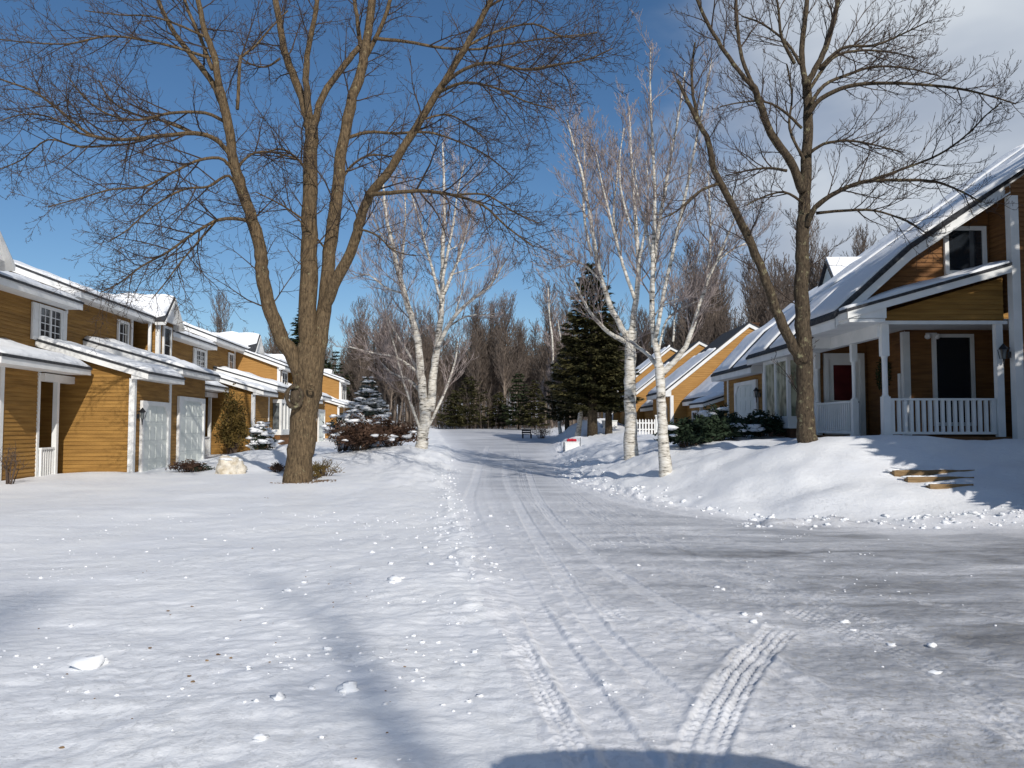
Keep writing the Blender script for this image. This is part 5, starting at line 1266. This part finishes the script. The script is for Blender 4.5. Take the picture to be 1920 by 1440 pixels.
for i, (px, Y, rx_, h_, lb) in enumerate(((1290, 22.6, .75, .85, 'dark green juniper beside the slim birch, leftmost of the right-hand planting'), (1335, 23.2, .9, .80, 'dark juniper second from the slim birch in the right-hand planting'),
                           (1382, 24.2, .85, .75, 'dark juniper with snow on top, in front of the white garage door'), (1425, 25.0, .75, .8, 'dark bluish juniper below the lantern by the bay window'), (1340, 27.5, .8, 1.25, 'taller juniper behind the row, below the entry porch'))):
    shrub_px(px, Y, 'juniper_bush', lb, rx_, .8, h_, 40 + i, M['juniper'], n=3400, leaf=.11, stems=46, snow=4 + 4 * i, group='junipers planted in front of the right-hand houses')
shrub_px(1226, 40, 'bare_bush', 'sparse bush behind the picket fence between the birches', .7, .5, .9, 51, M['redshrub'], n=300, leaf=.08, stems=24, twiggy=True)
shrub_px(1015, 60, 'bare_bush', 'reddish bare bush on the snowbank at the end of the road', 1.0, .6, 1.0, 52, M['redshrub'], n=160, leaf=.08, stems=30, twiggy=True)

# ---- small things
p = at(432, 890, 25.2); mb = MB(); mb.ball((0, 0, .10), .46, .38, .40, 3, .12, 34, 24)  # rough lumpy ball standing for a snow-covered bush
def rough(v, a=.05): 
    n_ = mnoise.noise(Vector(v) * 5) * a * 1.6 + abs(mnoise.noise(Vector(v) * 13)) * a
    d = Vector((v[0], v[1], v[2] - .1)); return tuple(Vector(v) + d.normalized() * n_) if d.length > 1e-6 else v
mb.v = [rough(v) for v in mb.v]; o = mb.build('snow_bush', M['palebush'], smooth=True); o.location = (p.x, 25.2, gz(p.x, 25.2)); tag(o, 'pale rounded snow-covered bush near the garage doors', 'snow_bush')
sc = MB(); sc.ball((-.06, .02, .40), .33, .29, .13, 8, .3, 22, 12); sc.v = [rough(v, .03) for v in sc.v]; s2 = sc.build('snow_cap', M['rsnow'], o, smooth=True)
mb = MB(); rng = random.Random(3)
for k in range(260):
    a = rng.uniform(-2.4, .9); r_ = rng.uniform(.45, .95) if k % 3 else rng.uniform(.4, .6)
    x = math.cos(a) * r_ + .1; y = math.sin(a) * r_ * .55; d = rng.uniform(.02, .05); aa = rng.uniform(0, 3.1)
    c, s_ = math.cos(aa) * d, math.sin(aa) * d; zz = gz(b0.x + x, b0.y + y, True) - b0.z
    mb.add([(x - c, y - s_, zz + .004), (x + s_ * .4, y - c * .4, zz + .02), (x + c, y + s_, zz + .022), (x - s_ * .4, y + c * .4, zz + .006)], [(0, 1, 2, 3)])
o = mb.build('bark_litter', M['chips']); o.location = b0; tag(o, 'brown bark chips scattered round the foot of the big maple', 'bark chips', kind='stuff')
# timber steps in the bank: each riser a beam
for i, (xa, xb, px_y, lb) in enumerate(((1672, 1826, 884, 'topmost timber step in the snowy bank before the veranda'), (1700, 1822, 897, 'middle timber step in the snowy bank'), (1740, 1822, 911, 'lowest timber step, half buried in the snowy bank'))):
    q = on_ground((xa + xb) / 2, px_y + 4); hw_ = (xb - xa) / 2 / FPX * q.y
    mb = MB(); n_ = 10
    for k in range(n_ + 1):
        u = -hw_ + 2 * hw_ * k / n_; e_ = .012 * mnoise.noise(Vector((u * 3, i, 0)))
        mb.v += [(u, -.07 + e_, -.25), (u, -.07 + e_, .075 + e_), (u, .09, .06 + e_), (u, .09, -.25)]
    for k in range(n_):
        for m_ in range(4): a = k * 4 + m_; b_ = k * 4 + (m_ + 1) % 4; mb.f.append((a, b_, b_ + 4, a + 4))
    mb.f += [(3, 2, 1, 0), tuple(n_ * 4 + c for c in range(4))]
    o = mb.build('timber_step', M['timber']); o.location = (q.x, q.y, q.z - .005); o.rotation_euler = (0, .0, (.05, -.02, .03)[i])
    tag(o, lb, 'step', 'timber steps up the bank')
    sn = MB(); 
    for k in range(9): sn.ball((-hw_ + hw_ * (k + .3) * .23, .05, .06), hw_ * .18, .06, .03, k + i, .4, 8, 5)
    sn.build('snow', M['rsnow'], o, smooth=True)
# white box with red cloth
p = at(1072, 826, 41); g = gz(p.x, 41)
t_ = thing('planter_box', 'white wooden box with a red cloth on top at the right roadside', 'box', (p.x, 41, g)); t_.scale = (.82, .82, .82)
mb = MB(); mb.box(-.42, .42, -.3, .3, -.25, .48); 
for k in range(4): mb.box(-.43, .43, -.315, -.3, .02 + k * .12, .11 + k * .12)
mb.box(-.46, .46, -.34, .34, .48, .54); mb.build('box', M['trim'], t_)
mb = MB()
for k in range(5): mb.ball((-.22 + k * .11, 0, .62), .10, .14, .10, k, .3)
mb.build('cloth', M['red'], t_, smooth=True)
mb = MB(); mb.box(-.54, -.48, -.3, -.24, -.1, .5); mb.box(.50, .53, -.3, -.27, -.1, .8); mb.build('stake', M['black'], t_)
# dark mailbox-like barbecue on the far snowbank
p = at(988, 817, 60); g = gz(p.x, 60)
t_ = thing('bench', 'small black bench on the snow at the far right side of the road', 'bench', (p.x, 60, g + .02), .2); t_.scale = (.72, .72, .72)
mb = MB(); mb.box(-.5, .5, -.2, .2, .38, .44); mb.build('seat', M['black'], t_); mb = MB(); mb.box(-.5, .5, .18, .24, .5, .66); mb.box(-.5, .5, .18, .24, .72, .88); mb.build('backrest', M['black'], t_)
for s in (-.44, .44):
    mb = MB(); mb.box(s - .04, s + .04, -.18, -.12, -.2, .38); mb.box(s - .04, s + .04, .16, .22, -.2, .9); mb.build('leg', M['black'], t_)
# picket fence
p = at(1205, 812, 37); g = gz(p.x, 37)
t_ = thing('picket_fence', 'short white picket fence between the two birch trunks', 'fence', (p.x, 37, g), 0)
mb = MB(); mb.box(-.62, .62, -.02, .02, .22, .28); mb.box(-.62, .62, -.02, .02, .52, .58); mb.build('rail', M['trim'], t_)
for k in range(9):
    mb = MB(); x = -.56 + k * .14; mb.prism_xz([(x - .035, -.1), (x + .035, -.1), (x + .035, .68), (x, .74), (x - .035, .68)], -.05, -.021); mb.build('picket', M['trim'], t_)
mb = MB(); mb.box(.60, .76, -.08, .08, -.1, .86); mb.box(.57, .79, -.11, .11, .86, .92); mb.build('fence_post', M['trim'], t_)
# pale chest by the far house
p = at(1143, 810, 56); g = gz(p.x, 56)
t_ = thing('storage_chest', 'pale grey storage chest by the corner of the farthest right house', 'chest', (p.x, 56, g)); mb = MB(); mb.box(-.5, .5, -.3, .3, -.1, .5); mb.build('box', M['trim'], t_, bevel=.03); mb = MB(); mb.box(-.53, .53, -.33, .33, .5, .58); mb.build('lid', M['garage'], t_, bevel=.02)
# ---- woodland
def proto(seed, h, twigs, mat_t, mat_k, lean=.05, stems=1, rt=.017):
    T = Tree(seed, .55, .10, rt, (1, .75, .45), .62, (1, .42, .45)); rng = T.rng
    for s_ in range(stems):
        P = []; x = y = 0; R = []
        n = 8; lx, ly = rng.gauss(0, lean), rng.gauss(0, lean)
        for i in range(n + 1):
            f = i / n; P.append(Vector((x, y, h * f * (1 - .06 * s_) - .4 * (i == 0)))); R.append((.011 * h * (1 - f) + .014)); x += rng.gauss(lx, .12) * h / n; y += rng.gauss(ly, .12) * h / n
        P, R = T.limb(P, R, 6, 2); T.children(P, R, h, 1, t0=.28, num=twigs, lk=.26)
    tt = MB(); return T.T, T.K
PR = []
for i in range(6):
    Tt, Tk = proto(100 + i, (12, 14, 11, 13, 15, 10)[i], 78, None, None)
    me1 = bpy.data.meshes.new('bare_tree_trunk'); me1.from_pydata(Tt.v, [], Tt.f); me1.materials.append(M['wood_far']); me1.polygons.foreach_set('use_smooth', [True] * len(me1.polygons))
    me2 = bpy.data.meshes.new('bare_tree_crown'); me2.from_pydata(Tk.v, [], Tk.f); me2.materials.append(M['twig_far']); PR.append((me1, me2))
def place_wood(x, y, k, s, rz, label, group, sz=1.0):
    t_ = thing('woodland_tree', label, 'tree', (x, y, gz(x, y) - .1), rz, group); t_.scale = (s, s, s * sz)
    for nm, me in zip(('trunk', 'crown'), PR[k]):
        o = bpy.data.objects.new(nm, me); C.objects.link(o); o.parent = t_
rng = random.Random(77); cnt = 0
zones = [  # x0,x1,y0,y1,count,scale,label,group
 (-20, 16, 92, 108, 84, (.78, 1.08), 'bare brown woodland tree beyond the end of the road', 'bare trees beyond the end of the road'),
 (-40, 30, 108, 132, 84, (.85, 1.1), 'tall bare tree deeper in the wood beyond the road', 'bare trees deeper in the wood'),
 (17, 60, 80, 106, 84, (.95, 1.3), 'bare tree on the rising wooded slope behind the right-hand roofs', 'bare trees on the slope behind the right-hand houses'),
 (-48, -24, 84, 110, 12, (.6, .85), 'bare tree top showing behind the roofs of the left row', 'bare trees behind the left-hand roofs'),
]
for (xa, xb, ya, yb, n, sc_, lb, gp) in zones:
    for i in range(n):
        x = rng.uniform(xa, xb); y = rng.uniform(ya, yb)
        place_wood(x, y, rng.randrange(6), rng.uniform(*sc_), rng.uniform(0, 6.28), lb, gp, rng.uniform(.85, 1.1))
# the rest of the far wood reads as one mass
mb = MB(); mk = MB(); rng = random.Random(5)
for i in range(620):
    x = rng.uniform(-100, 130); y = rng.uniform(118, 185); z = gz(x, y); h = rng.uniform(10, 16); lx = rng.gauss(0, .5)
    mb.tube([Vector((x, y, z - .3)), Vector((x + lx * .4, y, z + h * .5)), Vector((x + lx, y, z + h))], [h * .010, h * .007, .02], 4, cap=False)
    for b_ in range(46):
        f = rng.uniform(.25, .98); a = rng.uniform(0, 6.28); p = Vector((x + lx * f, y, z + h * f)); l_ = h * .22 * (1.15 - f) * rng.uniform(.6, 1.3)
        e_ = p + Vector((math.cos(a) * l_ * .7, math.sin(a) * l_ * .7, l_)); mk.tube([p, p.lerp(e_, .5) + Vector((0, 0, -.08 * l_)), e_], [.035, .026, .018], 3, cap=False)
        for c in range(3):
            q = p.lerp(e_, rng.uniform(.3, 1)); d = Vector((rng.gauss(0, .5), rng.gauss(0, .5), rng.uniform(.3, 1))) * l_ * .5; mk.tube([q, q + d], [.02, .014], 3, cap=False)
n0 = len(mb.v); mb.v += mk.v; mb.f += [tuple(i + n0 for i in f) for f in mk.f]
o = mb.build('distant_wood', M['twig_far']); tag(o, 'distant bare winter wood closing the view behind the houses', 'woodland', kind='stuff')
# undergrowth at the edge of the wood
mb = MB()
for i in range(5200):
    x = rng.uniform(-30, 50); y = rng.uniform(88, 122); z = gz(x, y); h = rng.uniform(.8, 6.0); d = Vector((rng.gauss(0, .18), rng.gauss(0, .18), 1)) * h
    q = Vector((x, y, z - .1)); mb.tube([q, q + d * .5, q + d], [.022, .016, .008], 3, cap=False)
    for c in range(5):
        s0 = q + d * rng.uniform(.3, 1); e_ = s0 + Vector((rng.gauss(0, .4), rng.gauss(0, .4), rng.uniform(.1, .7))) * h * .3; mb.tube([s0, e_], [.012, .008], 3, cap=False)
o = mb.build('undergrowth', M['twig_far']); tag(o, 'brown brush and saplings along the foot of the wood', 'undergrowth', kind='stuff')

# ---- clods of snow and grit on the ground
mb = MB(); rng = random.Random(12)
def clod(x, y, s, sd):
    z = gz(x, y, True); mb.ball((x, y, z + s * .12), s, s * rng.uniform(.7, 1), s * rng.uniform(.35, .6), sd, .5, 8, 5)
for (px, py, s) in [(a_, b_, c_ * .72) for a_, b_, c_ in ((745, 1098, .10), (755, 1092, .06), (738, 1102, .05), (660, 1296, .085), (650, 1300, .04), (180, 1240, .14), (200, 1237, .08), (700, 1035, .05), (735, 1065, .05), (620, 1220, .05), (545, 1110, .06), (575, 1095, .05), (1195, 1058, .04), (1340, 1096, .045), (1350, 1100, .035), (1575, 1160, .05), (1590, 1172, .04), (1660, 1200, .05), (1390, 1150, .05), (1415, 1148, .04), (1405, 1165, .05), (1735, 1205, .05), (1740, 1250, .06), (530, 1315, .05), (500, 1390, .05), (880, 1310, .03))]:
    d = CAMZ * FPX / (py - 800); clod((px - 960) / FPX * d, d, s, px)
cl_ = [(3.3 + 12 * rng.random() ** 1.2, rng.uniform(-.62, .45), rng.uniform(.15, .9)) for _ in range(34)]
for k in range(560):
    c0, c1, c2 = cl_[rng.randrange(34)]; y = max(3.2, c0 + rng.gauss(0, c2)); x = c1 * c0 + rng.gauss(0, c2 * 1.3)
    if k % 6 == 0: y = 3.3 + 12 * rng.random(); x = rng.uniform(-.6, .5) * y
    clod(x, y, (abs(rng.gauss(0, .008)) + .003 + .0005 * y) * (.6 if x > edge_l(y) else 1), k)
for k in range(200):
    y = 13.3 + rng.gauss(0, .3) ; x = rng.uniform(3.8, 9); clod(x, y, abs(rng.gauss(0, .02)) + .01, k)
for k in range(260):
    y = rng.uniform(8, 30); x = float(edge_l(y)) + rng.gauss(-.1, .25); clod(x, y, abs(rng.gauss(0, .014)) + .008, k)
for k in range(300):
    y = rng.uniform(14, 32); x = float(edge_r(y)) + rng.gauss(.1, .3); clod(x, y, abs(rng.gauss(0, .024)) + .012, k)
o = mb.build('snow_clods', M['rsnow'], smooth=True); tag(o, 'small loose lumps of snow scattered over the ground', 'snow lumps', kind='stuff')
mb = MB()
for k in range(26):
    y = rng.uniform(3.6, 9); x = rng.uniform(-.6, -.1) * y; z = gz(x, y, True); s = rng.uniform(.003, .007)
    mb.ball((x, y, z + s * .4), s * 1.5, s, s * .7, k, .4, 5, 4)
for (px, py) in ((292, 1212), (418, 1228), (442, 1233), (398, 1240), (365, 1268), (372, 1278), (324, 1140), (368, 1132), (134, 1387), (478, 1031), (500, 934), (505, 936)):
    d = CAMZ * FPX / (py - 800); x = (px - 960) / FPX * d; mb.ball((x, d, gz(x, d, True) + .006), .010 + .0008 * d, .007, .006, px, .4, 5, 4)
o = mb.build('leaf_litter', M['chips']); tag(o, 'tiny dark specks of bark and leaf lying on the snow', 'litter', kind='stuff')

# ---- what stands behind the camera and throws the soft shadows
for i, (x, y, k, s, rz) in enumerate(((-10.5, -19, 2, 1.0, 2.6), (17, -22, 2, 1.2, 4.0), (-6.5, -31, 4, 1.0, 1.6))):
    place_wood(x, y, k, s, rz, 'bare tree standing behind the camera', 'bare trees behind the camera')
for i, (x_, y_, h_, r_) in enumerate(((13.2, 8.6, 13.5, 3.1), (16.8, 6.8, 15, 3.4), (11.7, 11.6, 12.5, 2.4), (15.2, 11.4, 15.5, 3.4), (18.6, 11.2, 14, 3.0))):
    conifer('spruce_tree', ('spruce beside the neighbouring house, outside the picture', 'taller spruce by the neighbouring house, outside the picture', 'narrow spruce nearest the veranda steps, outside the picture', 'tallest spruce shading the veranda house, outside the picture', 'spruce at the far right shading the veranda house, outside the picture')[i], x_, y_, h_, r_, 91 + i, M['spruce'], tiers=26, per=10, clump=20, leaf=.45, z0=.3, cone=.75)
T = Tree(333, .3, .10, .012, (1, .9, .5), .6, (1, .45, .4)); bx_, by_ = 10.4, -26.4; g_ = gz(bx_, by_)
for pts, rad in (([(0, 0, -.4), (.1, 0, 8), (0, .1, 14), (.2, 0, 18), (.1, 0, 21.5)], (.34, .27, .17, .12, .02)),
                 ([(0, 0, 12), (-1.6, .2, 17), (-2.6, 0, 19), (-2.9, 0, 21)], (.10, .07, .05, .02))):
    P, R_ = T.limb([Vector((bx_ + q[0], by_ + q[1], g_ + q[2])) for q in pts], list(rad), 10); T.children(P, R_, 14, 1, t0=.62, num=9, lk=.18)
T.finish('bare_tree', 'tall bare tree far behind the camera', 'tree', (bx_, by_, g_), M['barkb'], M['twig_dark'])
# parked car just behind the viewer, whose roof throws the curved shadow at the bottom edge
t_ = thing('parked_car', 'dark parked estate car behind the camera', 'car', (1.76, -1.35, 0), 0); t_.scale = (1, 1, 1.14)
side = [(-2.3, .35), (2.3, .35), (2.36, .85), (2.25, 1.02), (2.2, 1.72), (2.02, 1.84), (0.9, 1.87), (-.3, 1.80), (-1.0, 1.12), (-2.15, .95), (-2.38, .7)]
mb = MB()
nn_ = len(side); W_ = [(-.88, 1.0), (-.82, 1.0), (.82, 1.0), (.88, 1.0)]
rings = []
for xx, k in ((-.90, .0), (-.80, .06), (-.45, .10), (0, .115), (.45, .10), (.80, .06), (.90, .0)):
    ring = []
    for (yy, zz) in side:
        tw = max(0, (zz - 1.0)) * .28; xs_ = xx * (1 - tw * .9); z2 = zz + (k - .06 if zz > 1.5 else 0); ring.append((xs_, yy * .985 if abs(xx) > .85 else yy, z2))
    rings.append(ring)
for r_ in rings: mb.v += r_
for a in range(len(rings) - 1):
    for i in range(nn_):
        j = (i + 1) % nn_; mb.f.append((a * nn_ + i, a * nn_ + j, (a + 1) * nn_ + j, (a + 1) * nn_ + i))
mb.f.append(tuple(range(nn_))); mb.f.append(tuple(range(len(rings) * nn_ - 1, (len(rings) - 1) * nn_ - 1, -1)))
mb.build('body', M['carpaint'], t_, bevel=.03)
for s in (-1, 1):
    g = MB(); x = s * .80
    g.prism_xz([(0, 0), (0.01, 0), (0.01, .01)], 0, .01)
    g = MB(); g.add([(s * .885, -.75, 1.12), (s * .885, 1.75, 1.12), (s * .74, 1.55, 1.66), (s * .74, -.25, 1.66), (s * .86, -.75, 1.12), (s * .86, 1.75, 1.12), (s * .71, 1.55, 1.66), (s * .71, -.25, 1.66)],
                    [(0, 1, 2, 3), (4, 7, 6, 5), (0, 4, 5, 1), (1, 5, 6, 2), (2, 6, 7, 3), (3, 7, 4, 0)]); g.build('side_window', M['glass'], t_)
g = MB(); g.add([(-.66, 2.25, 1.14), (.66, 2.25, 1.14), (.58, 2.23, 1.64), (-.58, 2.23, 1.64), (-.66, 2.2, 1.14), (.66, 2.2, 1.14), (.58, 1.97, 1.58), (-.58, 1.97, 1.58)], [(0, 1, 2, 3), (4, 7, 6, 5), (0, 4, 5, 1), (1, 5, 6, 2), (2, 6, 7, 3), (3, 7, 4, 0)]); g.build('rear_window', M['glass'], t_)
for x in (-.80, .80):
    for y in (-1.45, 1.45):
        wmb = MB(); wmb.tube([Vector((x - .10, y, .34)), Vector((x - .08, y, .34)), Vector((x + .08, y, .34)), Vector((x + .10, y, .34))], [.30, .34, .34, .30], 20); wo_ = wmb.build('wheel', M['rubber'], t_)
        rm = MB(); rm.tube([Vector((x - .112, y, .34)), Vector((x + .112, y, .34))], [.19, .19], 14); rm.build('rim', M['trim'], wo_)
    lm = MB(); lm.box(x * .9 - .1, x * .9 + .1, 2.30, 2.36, .9, 1.08); lm.build('tail_light', M['red'], t_)
